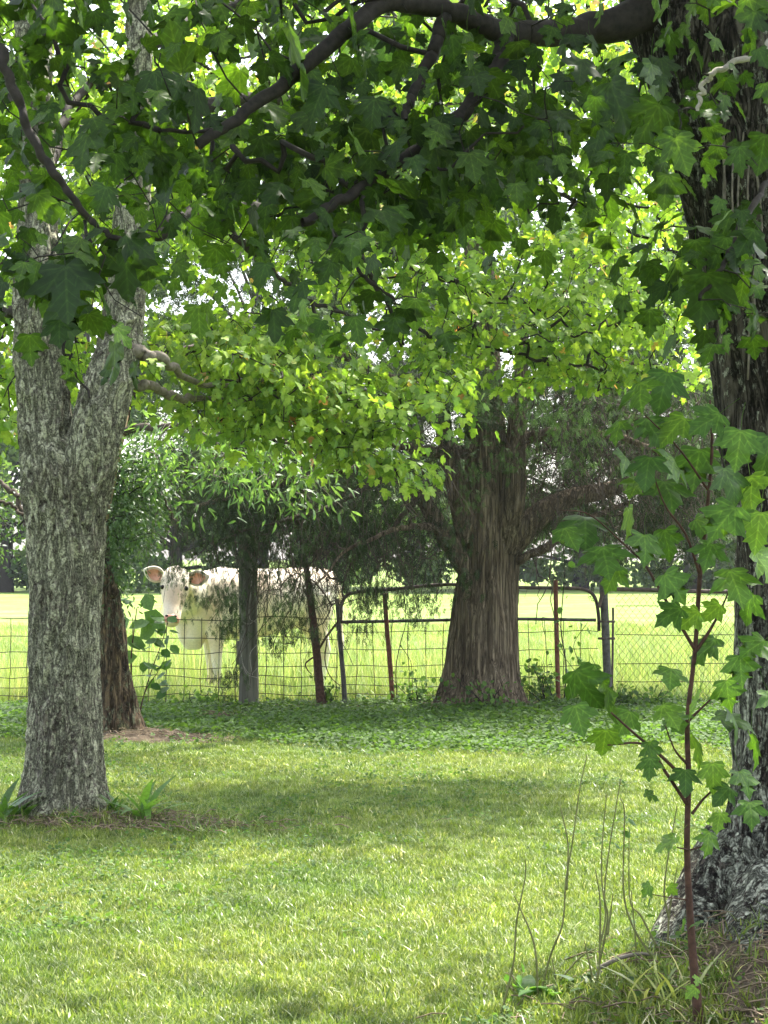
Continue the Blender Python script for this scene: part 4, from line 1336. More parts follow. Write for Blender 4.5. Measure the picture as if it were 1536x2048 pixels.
cl = thing('chain_link_gate', P(1228, 1410, 20.3), 'chain link gate in a dark pipe frame left of the near maple trunk', 'gate')
o_ = np.array(cl.location)
pipe('frame', [(1224, 1385, 20.3, .012), (1226, 1250, 20.3, .012), (1226, 1215, 20.3, .012)], M['rust'], cl, o_)
pipe('top_rail', [(1220, 1178, 20.3, .021), (1300, 1180, 20.3, .021), (1420, 1183, 20.3, .021), (1560, 1184, 20.3, .021), (1800, 1184, 20.3, .021)], M['rust'], cl, o_)
x0, x1 = P(1228, 0, 20.3)[0], P(1800, 0, 20.3)[0]
z0, z1 = P(0, 1408, 20.3)[2], P(0, 1188, 20.3)[2]
dw = 0.072
zig = int((z1 - z0) / (dw * 0.62))
for k in range(int((x1 - x0) / dw)):
    xk = x0 + k * dw
    s = np.arange(zig + 1)
    pts = np.column_stack([xk + dw * 0.53 * (s % 2) * 1.0 * (1 if k % 2 == 0 else 1) + 0.004 * np.sin(s * .7 + k), 20.3 + 0.004 * ((s % 2) * 2 - 1), z0 + s * (z1 - z0) / zig])
    mbw = MB()
    mbw.tube(pts, 0.0026, 3, cap=False)
    p2_ = pts.copy(); p2_[:, 0] = xk + dw - dw * 0.53 * (s % 2)
    mbw.tube(p2_, 0.0026, 3, cap=False)
    obj('wire', mbw.mesh('chain_wire', o_), M['chain'], cl)
for yy in (1212, 1270, 1327, 1363):
    z_ = P(0, yy, 20.3)[2]
    wire(cl, o_, np.column_stack([np.linspace(x0, x1, 12), np.full(12, 20.28), z_ + rg.normal(size=12) * 0.003]), 0.0038, M['wire'], 'stretcher_wire')

st = thing('leaning_stick', P(642, 1415, 20.1), 'thin reddish dead stem leaning left between the wooden post and the pipe gate', 'dead sapling')
o_ = np.array(st.location)
mb = MB()
add_bark(mb, ctrl_px([(646, 1425, 20.05, .062), (640, 1380, 20.05, .048), (634, 1310, 20.05, .040), (628, 1260, 20.05, .040), (620, 1190, 20.05, .034), (608, 1110, 20.05, .028), (596, 1040, 20.1, .02)]), n_around=16, n_rings=90, amp=0.006, freq=30, stretch=0.2, seed=2)
obj('stem', mb.mesh('stick_stem', o_), M['red_twig'], st)
pipe('side_branch', [(636, 1302, 20.05, .012), (652, 1275, 20.05, .012), (672, 1248, 20.05, .010), (684, 1232, 20.05, .006)], M['red_twig'], st, o_, 6)
pipe('side_branch', [(630, 1312, 20.05, .009), (612, 1326, 20.05, .008), (614, 1338, 20.05, .006), (624, 1350, 20.05, .003)], M['red_twig'], st, o_, 6)
pipe('side_branch', [(654, 1280, 20.05, .008), (650, 1320, 20.05, .006), (660, 1352, 20.05, .005), (684, 1375, 20.05, .003)], M['red_twig'], st, o_, 6)


def tendrils(name, label, loc, paths, mat, leaves=None, lsize=0.05, lmat='weed_leaf', seed=0):
    t = thing(name, loc, label, 'vine')
    off_ = np.array(t.location)
    rgl = np.random.default_rng(seed)
    for rows in paths:
        pipe('stem', rows, mat, t, off_, 5)
    if leaves:
        ov = np.array([(0, 0, 0), (.34, .3, .03), (.30, .7, .0), (0, 1, -.12), (-.30, .7, .0), (-.34, .3, .03)])
        me = [new_mesh('vine_leaf', ov, [np.array([(0, 1, 2), (0, 2, 3), (0, 3, 4), (0, 4, 5)])], {'rnd': np.full(6, v)}) for v in (.2, .6, .95)]
        for m_ in me: m_.materials.append(M[lmat])
        pos = []
        for rows in paths:
            c = spline(ctrl_px(rows), leaves)
            pos.append(c[1:, :3] + rgl.normal(size=(leaves - 1, 3)) * 0.03)
        pos = np.concatenate(pos)
        n = len(pos)
        leaf_objects('leaf', me, pos, frames(rgl.normal(size=(n, 3)) + [0, 0, -.6], rand_unit(n, rgl)), lsize * rgl.uniform(.6, 1.4, n), t)
    return t


tendrils('post_vine', 'thin pale vine strands looped round the wooden post', P(500, 1300, 20.0),
         [[(500, 1060, 20.02, .003), (504, 1150, 20.02, .003), (498, 1230, 20.02, .003), (512, 1245, 20.03, .003)], [(482, 1242, 20.03, .003), (498, 1248, 20.02, .003), (514, 1238, 20.03, .003)],
          [(480, 1300, 20.03, .003), (492, 1345, 20.02, .003), (515, 1356, 20.03, .003)], [(486, 1330, 20.03, .003), (500, 1348, 20.02, .003), (516, 1335, 20.03, .003)], [(505, 1350, 20.02, .003), (500, 1310, 20.02, .003), (513, 1290, 20.03, .003)]], M['pale_twig'])
tendrils('gate_vine', 'leafy vine twisting up the gate bars between the cedar and the gate post', P(1120, 1410, 20.2),
         [[(1128, 1410, 20.2, .008), (1132, 1330, 20.2, .007), (1122, 1260, 20.2, .006), (1126, 1190, 20.2, .006), (1130, 1130, 20.2, .005), (1124, 1080, 20.2, .004)],
          [(1140, 1400, 20.15, .005), (1160, 1340, 20.15, .004), (1148, 1290, 20.15, .003), (1175, 1245, 20.15, .003)], [(1110, 1410, 20.1, .005), (1090, 1360, 20.1, .004), (1050, 1330, 20.1, .003)]], M['twig'], 16, 0.07, seed=4)
tendrils('fence_vine', 'wiry leafless vine trailing on the bars of the pipe gate left of the cedar', P(800, 1400, 20.2),
         [[(795, 1410, 20.2, .006), (792, 1340, 20.2, .005), (800, 1290, 20.2, .005), (812, 1240, 20.2, .004), (806, 1180, 20.2, .004)], [(800, 1290, 20.2, .004), (820, 1320, 20.2, .003), (824, 1345, 20.2, .003)]], M['twig'], 5, 0.04, seed=5)


# ------------------------------------------------------------------ COW
def loft(mb_, secs, ns=20):
    """secs: (center, side vec, up vec, r_side, r_up); closed ends"""
    th = np.arange(ns) * 2 * math.pi / ns
    V = []
    for c, s, u, a_, b_ in secs:
        V.append(np.array(c) + np.cos(th)[:, None] * np.array(s) * a_ + np.sin(th)[:, None] * np.array(u) * b_)
    V = np.concatenate(V)
    n = len(secs)
    i = np.arange(n - 1)[:, None] * ns; k = np.arange(ns)[None]; k2 = (k + 1) % ns
    F = np.stack([i + k, i + k2, i + ns + k2, i + ns + k], -1).reshape(-1, 4)
    b = mb_.n
    mb_.add(V, F)
    for e, c in ((0, secs[0][0]), (n - 1, secs[-1][0])):
        ring = b + e * ns + np.arange(ns)
        mb_.V.append(np.array([c], float)); mb_.A.append(np.array([.5])); ci = mb_.n; mb_.n += 1
        nx = np.roll(ring, -1)
        mb_.T.append(np.stack([np.full(ns, ci), nx, ring], 1) if e == 0 else np.stack([np.full(ns, ci), ring, nx], 1))
    return mb_


ang = R(30)
fw = np.array([-math.cos(ang), -math.sin(ang), 0]); sdv = np.array([math.sin(ang), -math.cos(ang), 0]); upv_ = np.array([0, 0, 1.0])
cc = np.array([-1.42, 22.65, 0.0])
L2 = lambda x_, y_, z_: cc + fw * x_ + sdv * y_ + upv_ * z_
cow = thing('cow', cc, 'cream white cow standing in the pasture, looking through the wire fence', 'cow')
cb_ = MB()
T = [(-.97, 1.22, .08, .08), (-.93, 1.19, .20, .19), (-.80, 1.13, .28, .29), (-.60, 1.09, .31, .345), (-.35, 1.06, .325, .36), (-.05, 1.02, .35, .395), (.25, 1.01, .34, .405), (.5, 1.03, .305, .41), (.68, 1.02, .28, .38), (.85, .97, .23, .31), (.95, .93, .14, .2)]
loft(cb_, [(L2(x_, 0, z_), sdv, upv_, ry, rz) for x_, z_, ry, rz in T], 28)
# withers, hooks, brisket and dewlap
loft(cb_, [(L2(.78, 0, .95), sdv, fw, .10, .12), (L2(.82, 0, .78), sdv, fw, .16, .17), (L2(.84, 0, .62), sdv, fw, .13, .14), (L2(.83, 0, .50), sdv, fw, .05, .06)], 16)
poll = P(353, 1147, 21.75); muz = P(342, 1246, 21.38)
hx = norm(muz - poll)
hs = norm(np.cross(np.array([0, 0, 1.0]), -np.array([hx[0], hx[1], 0]) + np.array([0, -1.0, 0]))); hs = norm(hs - hx * np.dot(hs, hx))
hn = np.cross(hs, hx)
if hn[1] > 0: hn = -hn
nb = poll + hx * 0.10 - hn * 0.12
loft(cb_, [(L2(.55, 0, 1.08), sdv, upv_, .26, .33), (L2(.80, .02, 1.10), sdv, upv_, .22, .29), (0.45 * L2(.85, 0, 1.08) + 0.55 * nb, norm(sdv + hs), upv_, .17, .22), (nb, hs, hn, .12, .15), (nb + hn * .1, hs, hn, .09, .1)], 20)
loft(cb_, [(0.6 * L2(.9, 0, .95) + .4 * nb - [0, 0, .12], sdv, fw, .06, .12), (L2(.95, 0, .80), sdv, fw, .08, .13), (L2(.93, 0, .62), sdv, fw, .07, .10), (L2(.90, 0, .50), sdv, fw, .03, .04)], 14)
HS = [(-.05, .08, .08), (.0, .14, .13), (.08, .165, .15), (.20, .16, .145), (.30, .130, .125), (.40, .105, .105), (.50, .100, .095), (.56, .088, .082), (.59, .045, .045)]
HL = float(np.linalg.norm(muz - poll))
loft(cb_, [(poll + hx * s_ * HL / .56, hs, hn, a_, b_) for s_, a_, b_ in HS], 22)


def limbchain(rows, ns=14):
    pts = np.array([L2(*r[:3]) for r in rows])
    secs = []
    for k, r in enumerate(rows):
        secs.append((pts[k], sdv, fw, r[3], r[4]))
    loft(cb_, secs, ns)


for sgn in (1, -1):
    fx = .64 if sgn > 0 else .56
    limbchain([(fx - .04, .17 * sgn, 1.0, .13, .17), (fx, .18 * sgn, .78, .115, .14), (fx + .01, .17 * sgn, .62, .085, .10), (fx, .165 * sgn, .44, .062, .066), (fx, .165 * sgn, .38, .058, .062), (fx - .01, .165 * sgn, .22, .042, .045), (fx, .165 * sgn, .12, .05, .055), (fx + .03, .165 * sgn, .05, .058, .07), (fx + .04, .165 * sgn, -.01, .065, .082)])
    rx = -.66 if sgn > 0 else -.78
    limbchain([(rx + .02, .17 * sgn, 1.12, .16, .22), (rx + .04, .20 * sgn, .90, .14, .21), (rx + .06, .21 * sgn, .72, .10, .15), (rx - .04, .20 * sgn, .56, .065, .09), (rx - .09, .19 * sgn, .47, .05, .062), (rx - .07, .19 * sgn, .30, .04, .047), (rx - .03, .19 * sgn, .14, .048, .055), (rx, .19 * sgn, .06, .055, .068), (rx + .02, .19 * sgn, -.01, .062, .08)])


def cow_material():
    g = NT('cream_hide')
    tc = g.n('TexCoord')
    a1 = g.n('TexNoise', Scale=2.2, Detail=4.0); a2 = g.n('TexNoise', Scale=60.0, Detail=3.0)
    g.l(tc.outputs['Object'], a1.inputs['Vector']); g.l(tc.outputs['Object'], a2.inputs['Vector'])
    c = g.ramp(a1.outputs['Fac'], [(0.35, (0.70, 0.54, 0.38)), (0.52, (0.82, 0.72, 0.56)), (0.7, (0.88, 0.82, 0.70))])
    c = g.mix(1.0, c, g.ramp(a2.outputs['Fac'], [(0.3, 0.85), (0.7, 1.05)]), 'MULTIPLY')
    p = g.n('BsdfPrincipled', Roughness=0.75)
    p.inputs['Specular IOR Level'].default_value = 0.2
    p.inputs['Sheen Weight'].default_value = 0.3
    g.l(c, p.inputs['Base Color'])
    b_ = g.n('Bump', Strength=0.35, Distance=0.01)
    g.l(a2.outputs['Fac'], b_.inputs['Height']); g.l(b_.outputs[0], p.inputs['Normal'])
    g.l(p.outputs[0], g.out.inputs[0])
    return g.m


M['hide'] = cow_material()
M['pink'] = plain_mat('pink_skin', (0.50, 0.22, 0.15), (0.70, 0.38, 0.28), 14, rough=0.55)
M['ear_in'] = plain_mat('inner_ear_skin', (0.55, 0.22, 0.13), (0.80, 0.46, 0.34), 18, rough=0.7)
M['dark_eye'] = plain_mat('dark_eye', (0.01, 0.008, 0.006), (0.03, 0.02, 0.015), 10, rough=0.15, bump=0.0)
M['hoof'] = plain_mat('hoof_horn', (0.05, 0.04, 0.03), (0.14, 0.11, 0.08), 20)
body = obj('body', cb_.mesh('cow_body', cc), M['hide'], cow)
md = body.modifiers.new('remesh', 'REMESH'); md.mode = 'VOXEL'; md.voxel_size = 0.016; md.use_smooth_shade = True
md = body.modifiers.new('smooth', 'SMOOTH'); md.factor = 0.5; md.iterations = 8


def ellip(c, ax, rs, ns=14, nr=9):
    secs = []
    for t_ in np.linspace(-1, 1, nr):
        q_ = math.sqrt(max(1 - t_ * t_, 0.0004))
        secs.append((np.array(c) + ax[0] * rs[0] * t_, ax[1], ax[2], rs[1] * q_, rs[2] * q_))
    return loft(MB(), secs, ns)


k_ = HL / .56
mzc = poll + hx * .535 * k_ + hn * 0.012
obj('muzzle', ellip(mzc, (hx, hs, hn), (.062, .093, .090)).mesh('cow_muzzle', cc), M['pink'], cow)
for sgn in (1, -1):
    obj('nostril', ellip(mzc + hs * .046 * sgn + hn * .078 - hx * .004, (hs, hx, hn), (.020, .013, .012)).mesh('cow_nostril', cc), M['dark_eye'], cow)
    obj('eye', ellip(poll + hx * .21 * k_ + hs * .130 * sgn + hn * .080, (hx, hs, hn), (.028, .026, .028)).mesh('cow_eye', cc), M['dark_eye'], cow)
    ea = poll + hx * .065 * k_ + hs * .12 * sgn + hn * .0
    tip_dir = norm(hs * sgn * 1.0 + np.array([0, 0, 0.28 if (hs * sgn)[0] < 0 else 0.12]) + hn * .15)
    fn = norm(np.array([0, -1.0, -0.1]) - tip_dir * np.dot(np.array([0, -1.0, -0.1]), tip_dir))
    wv = np.cross(tip_dir, fn)
    for nm, mt, sc_, lift in (('ear', 'hide', 1.0, 0), ('ear_inner', 'ear_in', .74, .012)):
        U, Wd = np.linspace(0, 1, 9), np.linspace(-1, 1, 9)
        VV = []
        for u_ in U:
            wid = .085 * sc_ * math.sin(math.pi * min(1, (u_ * .92 + .06)) ** .85) ** .8
            for w_ in Wd:
                dpt = -.045 * (1 - w_ * w_) * math.sin(math.pi * min(u_ + .1, 1)) * sc_
                VV.append(ea + tip_dir * (.02 + .235 * (u_ * sc_ + (1 - sc_) * .35)) + wv * wid * w_ + fn * (dpt + lift + 0.01))
        i9 = np.arange(8)[:, None] * 9; j9 = np.arange(8)[None]
        FF = np.stack([i9 + j9, i9 + j9 + 1, i9 + j9 + 10, i9 + j9 + 9], -1).reshape(-1, 4)
        e_ = obj(nm, MB().add(np.array(VV), FF).mesh('cow_' + nm, cc), M[mt], cow)
        if nm == 'ear':
            sm_ = e_.modifiers.new('thick', 'SOLIDIFY'); sm_.thickness = 0.012
tl = spline(np.array([[*L2(-.93, 0, 1.28), .03], [*L2(-1.03, 0, 1.18), .028], [*L2(-1.06, 0, .95), .022], [*L2(-1.05, .01, .7), .02], [*L2(-1.04, .02, .52), .04], [*L2(-1.04, .02, .36), .012]]), 30)
obj('tail', MB().tube(tl[:, :3], tl[:, 3], 10).mesh('cow_tail', cc), M['hide'], cow)
for x_, s_ in ((.69, 1), (.61, -1), (-.63, 1), (-.75, -1)):
    hy = .165 if x_ > 0 else .19
    obj('hoof', loft(MB(), [(L2(x_, hy * s_, .055), sdv, fw, .062, .078), (L2(x_ + .01, hy * s_, .0), sdv, fw, .071, .092), (L2(x_ + .01, hy * s_, -.02), sdv, fw, .07, .09)], 14).mesh('cow_hoof', cc), M['hoof'], cow)

# ------------------------------------------------------------------ SAPLING in front of the right trunk
sp = thing('maple_sapling', P(1388, 2005, 6.1), 'young maple sapling with a thin reddish stem in front of the big dark trunk', 'sapling')
off = np.array(sp.location)
Ys = 6.1
main = [(1402, 2090, Ys, .018), (1392, 1980, Ys, .015), (1382, 1860, Ys, .012), (1374, 1700, Ys, .0098), (1377, 1560, Ys, .009), (1375, 1440, Ys, .008), (1390, 1300, Ys, .007), (1400, 1150, Ys, .0075), (1412, 1040, Ys, .006), (1424, 900, Ys, .005), (1420, 800, Ys, .003)]
pipe('stem', main, M['red_twig'], sp, off, 12)
sb = [[(1372, 1560, Ys, .006), (1320, 1510, 6.05, .005), (1270, 1468, 6.0, .004), (1222, 1425, 5.98, .003)],
      [(1376, 1612, Ys, .006), (1335, 1550, 6.05, .005), (1290, 1490, 6.0, .004), (1215, 1490, 5.95, .002)],
      [(1390, 1300, Ys, .006), (1340, 1215, 6.05, .005), (1290, 1130, 6.0, .004), (1255, 1095, 5.98, .003), (1180, 1030, 5.95, .002), (1120, 1020, 5.92, .0015)],
      [(1392, 1302, Ys, .006), (1420, 1260, 6.1, .005), (1446, 1210, 6.1, .003), (1470, 1150, 6.1, .002)],
      [(1384, 1628, Ys, .005), (1405, 1600, 6.1, .004), (1428, 1578, 6.1, .003)],
      [(1400, 1150, Ys, .005), (1372, 1070, 6.05, .004), (1330, 1010, 6.0, .003), (1300, 930, 5.95, .002)],
      [(1408, 1060, Ys, .005), (1460, 1000, 6.1, .003), (1500, 960, 6.1, .002)], [(1416, 980, Ys, .004), (1360, 900, 6.05, .003), (1290, 830, 6.0, .002)],
      [(1378, 1440, Ys, .005), (1420, 1400, 6.1, .003), (1450, 1370, 6.1, .002)], [(1376, 1530, Ys, .005), (1350, 1500, 6.05, .003), (1330, 1450, 6.0, .002)],
      [(1380, 1700, Ys, .003), (1355, 1695, 6.05, .002)], [(1380, 1700, Ys, .003), (1415, 1690, 6.1, .002)], [(1377, 1800, Ys, .003), (1340, 1795, 6.05, .002), (1300, 1788, 6.0, .0015)]]
for r_ in sb: pipe('twig', r_, M['red_twig'], sp, off, 6)
SL = [(1170, 1060, 100), (1205, 1120, 92), (1128, 1075, 66), (1258, 1040, 80), (1290, 1090, 74), (1330, 985, 88), (1285, 975, 70), (1235, 1150, 60), (1150, 1370, 92), (1205, 1390, 92), (1150, 1430, 66), (1212, 1480, 66), (1330, 1170, 74), (1362, 1235, 64),
      (1398, 1240, 54), (1460, 1165, 88), (1505, 1210, 70), (1430, 1300, 78), (1342, 1355, 64), (1400, 1400, 74), (1452, 1380, 66), (1432, 1455, 88), (1325, 1430, 64), (1382, 1490, 78), (1460, 1440, 74), (1300, 1530, 48), (1345, 1450, 60), (1425, 1545, 64),
      (1480, 1560, 64), (1505, 1490, 74), (1350, 1690, 54), (1420, 1680, 54), (1460, 1590, 54), (1290, 1595, 34), (1300, 1780, 34), (1338, 1782, 30), (1368, 1848, 32), (1406, 1852, 32), (1392, 1985, 30), (1280, 790, 88), (1335, 770, 88), (1295, 860, 78),
      (1250, 930, 66), (1370, 860, 88), (1400, 925, 92), (1452, 960, 88), (1500, 980, 92), (1350, 945, 84), (1300, 935, 76), (1440, 850, 78), (1482, 885, 84), (1522, 1050, 88), (1470, 1040, 92), (1425, 1105, 66), (1512, 1125, 86), (1240, 860, 60), (1540, 900, 90),
      (1300, 1500, 52), (1260, 1440, 60), (1238, 1395, 60), (1530, 1300, 70), (1500, 1620, 60), (1440, 1640, 46), (1180, 1345, 60), (1370, 1555, 58), (1330, 1080, 70), (1390, 1060, 74), (1440, 1225, 52), (1480, 1330, 66), (1536, 1400, 70), (1395, 1960, 24)]
rg = np.random.default_rng(17)
sap_t = [maple_leaf(60 + k, curl=0.15 + 0.5 * rg.random(), wide=1.05) for k in range(8)]
pos = np.array([P(a_, b_ - s_ * 0.3, 6.02 + rg.uniform(-.14, .14)) for a_, b_, s_ in SL])
scl = np.array([s_ / 640.0 * 1.0 for _, _, s_ in SL])
n = len(pos)
tipd_ = rg.normal(size=(n, 3)) * [.55, .45, .2] + [0, -.25, -.75]
upv2 = rg.normal(size=(n, 3)) * [.35, .3, .3] + [0, -.55, .65]
rot = frames(tipd_, norm(upv2))
leaf_objects('leaf', leaf_meshes('sapling_leaf', sap_t, M['sap_leaf'], [.1, .4, .6, .9, .5, .3, .95, .7]), pos, rot, scl, sp)

# ------------------------------------------------------------------ dry stalks at the foot of the near maple
ds = thing('dry_weed_stalks', P(1198, 2010, 6.75), 'bundle of thin bare weed stalks left of the sapling stem', 'weeds')
off = np.array(ds.location)
stalks = [[(994, 2060), (1026, 1930), (1033, 1844), (1050, 1757), (1051, 1718)], [(1076, 2005), (1101, 1911), (1125, 1848), (1132, 1761), (1144, 1690), (1159, 1581), (1174, 1510)], [(1076, 1998), (1069, 1892), (1041, 1818), (1028, 1791)],
          [(1185, 2015), (1198, 1934), (1200, 1892), (1211, 1832), (1204, 1765), (1204, 1694), (1213, 1589)], [(1198, 1930), (1215, 1840), (1209, 1787), (1219, 1694), (1243, 1549)], [(1200, 1892), (1200, 1802), (1191, 1739)],
          [(1312, 1925), (1267, 1855), (1247, 1780), (1249, 1630), (1241, 1596)], [(1318, 1902), (1282, 1832), (1260, 1799), (1258, 1675)], [(1335, 1905), (1339, 1825), (1354, 1735)], [(1337, 1835), (1329, 1769), (1354, 1611)],
          [(1133, 1780), (1136, 1690), (1120, 1610)], [(1118, 2000), (1104, 1915)], [(1215, 1870), (1226, 1790)], [(1186, 1960), (1168, 1880)], [(1120, 1960), (1160, 1915), (1196, 1895)], [(1268, 1990), (1272, 1900), (1262, 1780)]]
for k, r_ in enumerate(stalks):
    Yk = 6.62 + 0.18 * ((k * 37) % 10) / 10
    rr = np.linspace(.0042, .0016, len(r_))
    pipe('stalk', [(a_, b_, Yk, rr[i]) for i, (a_, b_) in enumerate(r_)], M['green_stem'], ds, off, 6)
pipe('dead_branch', [(1194, 1938, 6.7, .008), (1237, 1917, 6.7, .008), (1279, 1908, 6.7, .006), (1315, 1911, 6.72, .005)], M['mid_twig'], ds, off, 7)
pipe('stump', [(1172, 2030, 6.7, .018), (1186, 1975, 6.7, .013), (1201, 1940, 6.7, .008)], M['pale_twig'], ds, off, 8)
ov = np.array([(0, 0, 0), (.34, .3, .03), (.30, .7, .0), (0, 1, -.12), (-.30, .7, .0), (-.34, .3, .03)])
ovF = np.array([(0, 1, 2), (0, 2, 3), (0, 3, 4), (0, 4, 5)])


def oval_mesh(nm, mat, v):
    me = new_mesh(nm, ov, [ovF], {'rnd': np.full(6, v)}); me.materials.append(mat); return me


sl = [(1258, 1635, 6.7, .045), (1262, 1672, 6.7, .04), (1240, 1695, 6.7, .04), (1255, 1650, 6.7, .04), (1298, 1815, 6.7, .04), (1296, 1828, 6.7, .04), (1046, 1945, 6.7, .05), (1036, 1965, 6.7, .05), (1050, 1980, 6.7, .05), (1030, 1975, 6.7, .04), (1020, 1955, 6.7, .04)]
leaf_objects('leaf', [oval_mesh('stalk_leaf', M['weed_leaf'], v) for v in (.1, .4)], np.array([P(*q[:3]) for q in sl]), frames(rg.normal(size=(len(sl), 3)), rand_unit(len(sl), rg)), np.array([q[3] for q in sl]), ds)


def herb(name, label, base_px, n, L, wid, mat, lean=0.9, group=None, seed=0, spread=0.05, cat='weed', Y=None):
    b = P(*base_px)
    b[2] = float(gz(b[0], b[1])) + 0.0
    t = thing(name, b, label, cat, group)
    rgh = np.random.default_rng(seed)
    mes = []
    for k in range(4):
        V, F = blade_leaf(wid, 0.55 * rgh.uniform(.6, 1.3), 4)
        me = new_mesh('weed_blade', V, [F], {'rnd': np.full(len(V), rgh.random())}); me.materials.append(mat); mes.append(me)
    pos = b + rgh.normal(size=(n, 3)) * [spread, spread, 0]
    a = rgh.uniform(0, 6.28, n)
    out = np.column_stack([np.cos(a), np.sin(a), np.zeros(n)])
    td = out * lean * rgh.uniform(.3, 1.2, (n, 1)) + [0, 0, 1.0]
    rot = frames(td, norm(np.array([0, 0, 1.0]) + 0.01 * out - 0 * out))
    # blades arch outward: their upper side faces up and inwards
    rot = frames(td, norm(-out * 0.6 + np.array([0, 0, 1.0])))
    leaf_objects('leaf', mes, pos, rot, L * rgh.uniform(.55, 1.15, n), t)
    return t


herb('broad_weed', 'clump of arching strap leaved weeds right of the lichen covered trunk base', (286, 1626, 11.5), 17, .34, .14, M['weed_leaf'], 1.1, seed=1, spread=.05)
herb('broad_weed', 'small upright weed tuft touching the root of the lichen covered trunk', (228, 1606, 11.6), 9, .17, .22, M['weed_leaf'], .5, seed=2, spread=.03)
herb('broad_weed', 'glossy broad leaved weed left of the lichen covered trunk, at the frame edge', (8, 1618, 11.5), 17, .28, .22, M['weed_leaf'], .8, seed=3, spread=.06)
herb('broad_weed', 'yellow green weed sprout at the foot of the lichen covered trunk', (160, 1645, 11.3), 9, .17, .13, M['weed_leaf'], .9, seed=4, spread=.03)
herb('low_weed', 'round leaved weed seedlings left of the root mound at the bottom edge', (1100, 2040, 6.75), 16, .11, .45, M['weed_leaf'], 1.1, seed=5, spread=.05)
herb('low_weed', 'dark leafy weed touching the edge of the root mound at the bottom', (1180, 2030, 6.7), 12, .10, .4, M['fine_leaf'], 1.1, seed=6, spread=.05)
herb('grass_tuft', 'coarse grass tuft growing on the root mound beside the sapling stem', (1320, 2010, 6.35), 26, .22, .06, M['grass'], .7, seed=7, spread=.06, cat='grass tuft')
herb('grass_tuft', 'sparse grass tuft right in front of the sapling stem at the bottom', (1400, 2030, 6.0), 18, .16, .07, M['grass'], .8, seed=8, spread=.07, cat='grass tuft')


x = RT[0] + RNG.normal(size=420) * 0.55 - .15; y = RT[1] - 1.05 + RNG.normal(size=420) * 0.4
gn_scatter('mound_grass', np.column_stack([x, y, gz(x, y)]), RNG.uniform(0, 6.28, 420), RNG.normal(size=(420, 2)) * 0.25, 0.6 + 1.0 * RNG.random(420), [clump('mound_tuft', 9, 0.03, 0.075, 0.005, M['grass'], 0.8, 3, 90 + k) for k in range(3)])
x = LT[0] + 0.25 + RNG.normal(size=160) * 0.5; y = LT[1] - 0.34 + RNG.normal(size=160) * 0.13
gn_scatter('root_grass', np.column_stack([x, y, gz(x, y)]), RNG.uniform(0, 6.28, 160), RNG.normal(size=(160, 2)) * 0.25, 0.6 + 0.9 * RNG.random(160), [clump('root_tuft', 12, 0.04, 0.07, 0.005, M['grass'], 0.8, 3, 95 + k) for k in range(3)])

# ------------------------------------------------------------------ shrubs and seedlings by the fence
def shrubby(name, label, cx_px, cy_px, Y, rad, n, size, mat, seed, hh=0.4, stems=6, cat='shrub', leaf_part=True):
    b = P(cx_px, cy_px, Y); b[2] = float(gz(b[0], b[1]))
    t = thing(name, b, label, cat)
    off_ = np.array(t.location)
    rgs = np.random.default_rng(seed)
    m_ = MB(); ends = []
    for k in range(stems):
        a_ = rgs.uniform(0, 6.28)
        e = b + np.array([math.cos(a_) * rad * rgs.uniform(.2, 1), math.sin(a_) * rad * .5, hh * rgs.uniform(.6, 1.1)])
        u = np.linspace(0, 1, 8)[:, None]
        pts = b + (e - b) * u + np.cumsum(rgs.normal(size=(8, 3)) * .012, 0)
        m_.tube(pts, np.linspace(.006, .002, 8), 4, cap=False); ends.append(pts[2:])
    obj('stems', m_.mesh('shrub_stems', off_), M['twig'], t, kind='stuff')
    ends = np.concatenate(ends)
    pos = ends[rgs.integers(0, len(ends), n)] + rgs.normal(size=(n, 3)) * [rad * .3, rad * .2, hh * .14]
    pos[:, 2] = np.maximum(pos[:, 2], b[2] + .02)
    rot = frames(rgs.normal(size=(n, 3)) + [0, 0, -.2], norm(rgs.normal(size=(n, 3)) * .7 + [0, -.3, .8]))
    leaf_objects('leaf', [oval_mesh('shrub_leaf', mat, v) for v in (.1, .4, .7, .95)], pos, rot, size * rgs.uniform(.6, 1.3, n), t)
    return t


shrubby('ivy_shrub', 'low dark ivy mound right of the cedar base at the gate', 1092, 1425, 20.05, .32, 190, .06, M['ivy_leaf'], 1, .42, 9)
shrubby('ivy_shrub', 'ivy and brambles tucked left of the cedar base', 835, 1422, 20.1, .30, 150, .06, M['ivy_leaf'], 2, .28, 7)
shrubby('ivy_shrub', 'low leafy plant under the wire fence below the cow', 392, 1422, 20.15, .28, 110, .06, M['ivy_leaf'], 3, .17, 7)
shrubby('ivy_shrub', 'dark bramble patch under the chain link gate', 1290, 1432, 20.1, .38, 130, .06, M['ivy_leaf'], 4, .18, 7)
shrubby('ivy_shrub', 'small bramble at the foot of the leaning dead stem', 655, 1420, 20.1, .14, 60, .055, M['ivy_leaf'], 6, .3, 5)
shrubby('ivy_shrub', 'leafy sprigs growing against the front of the cedar base', 975, 1430, 19.55, .35, 90, .055, M['ivy_leaf'], 7, .32, 7)
shrubby('ivy_shrub', 'thin bramble at the right foot of the gate post', 1240, 1425, 20.05, .16, 50, .06, M['ivy_leaf'], 8, .25, 4)

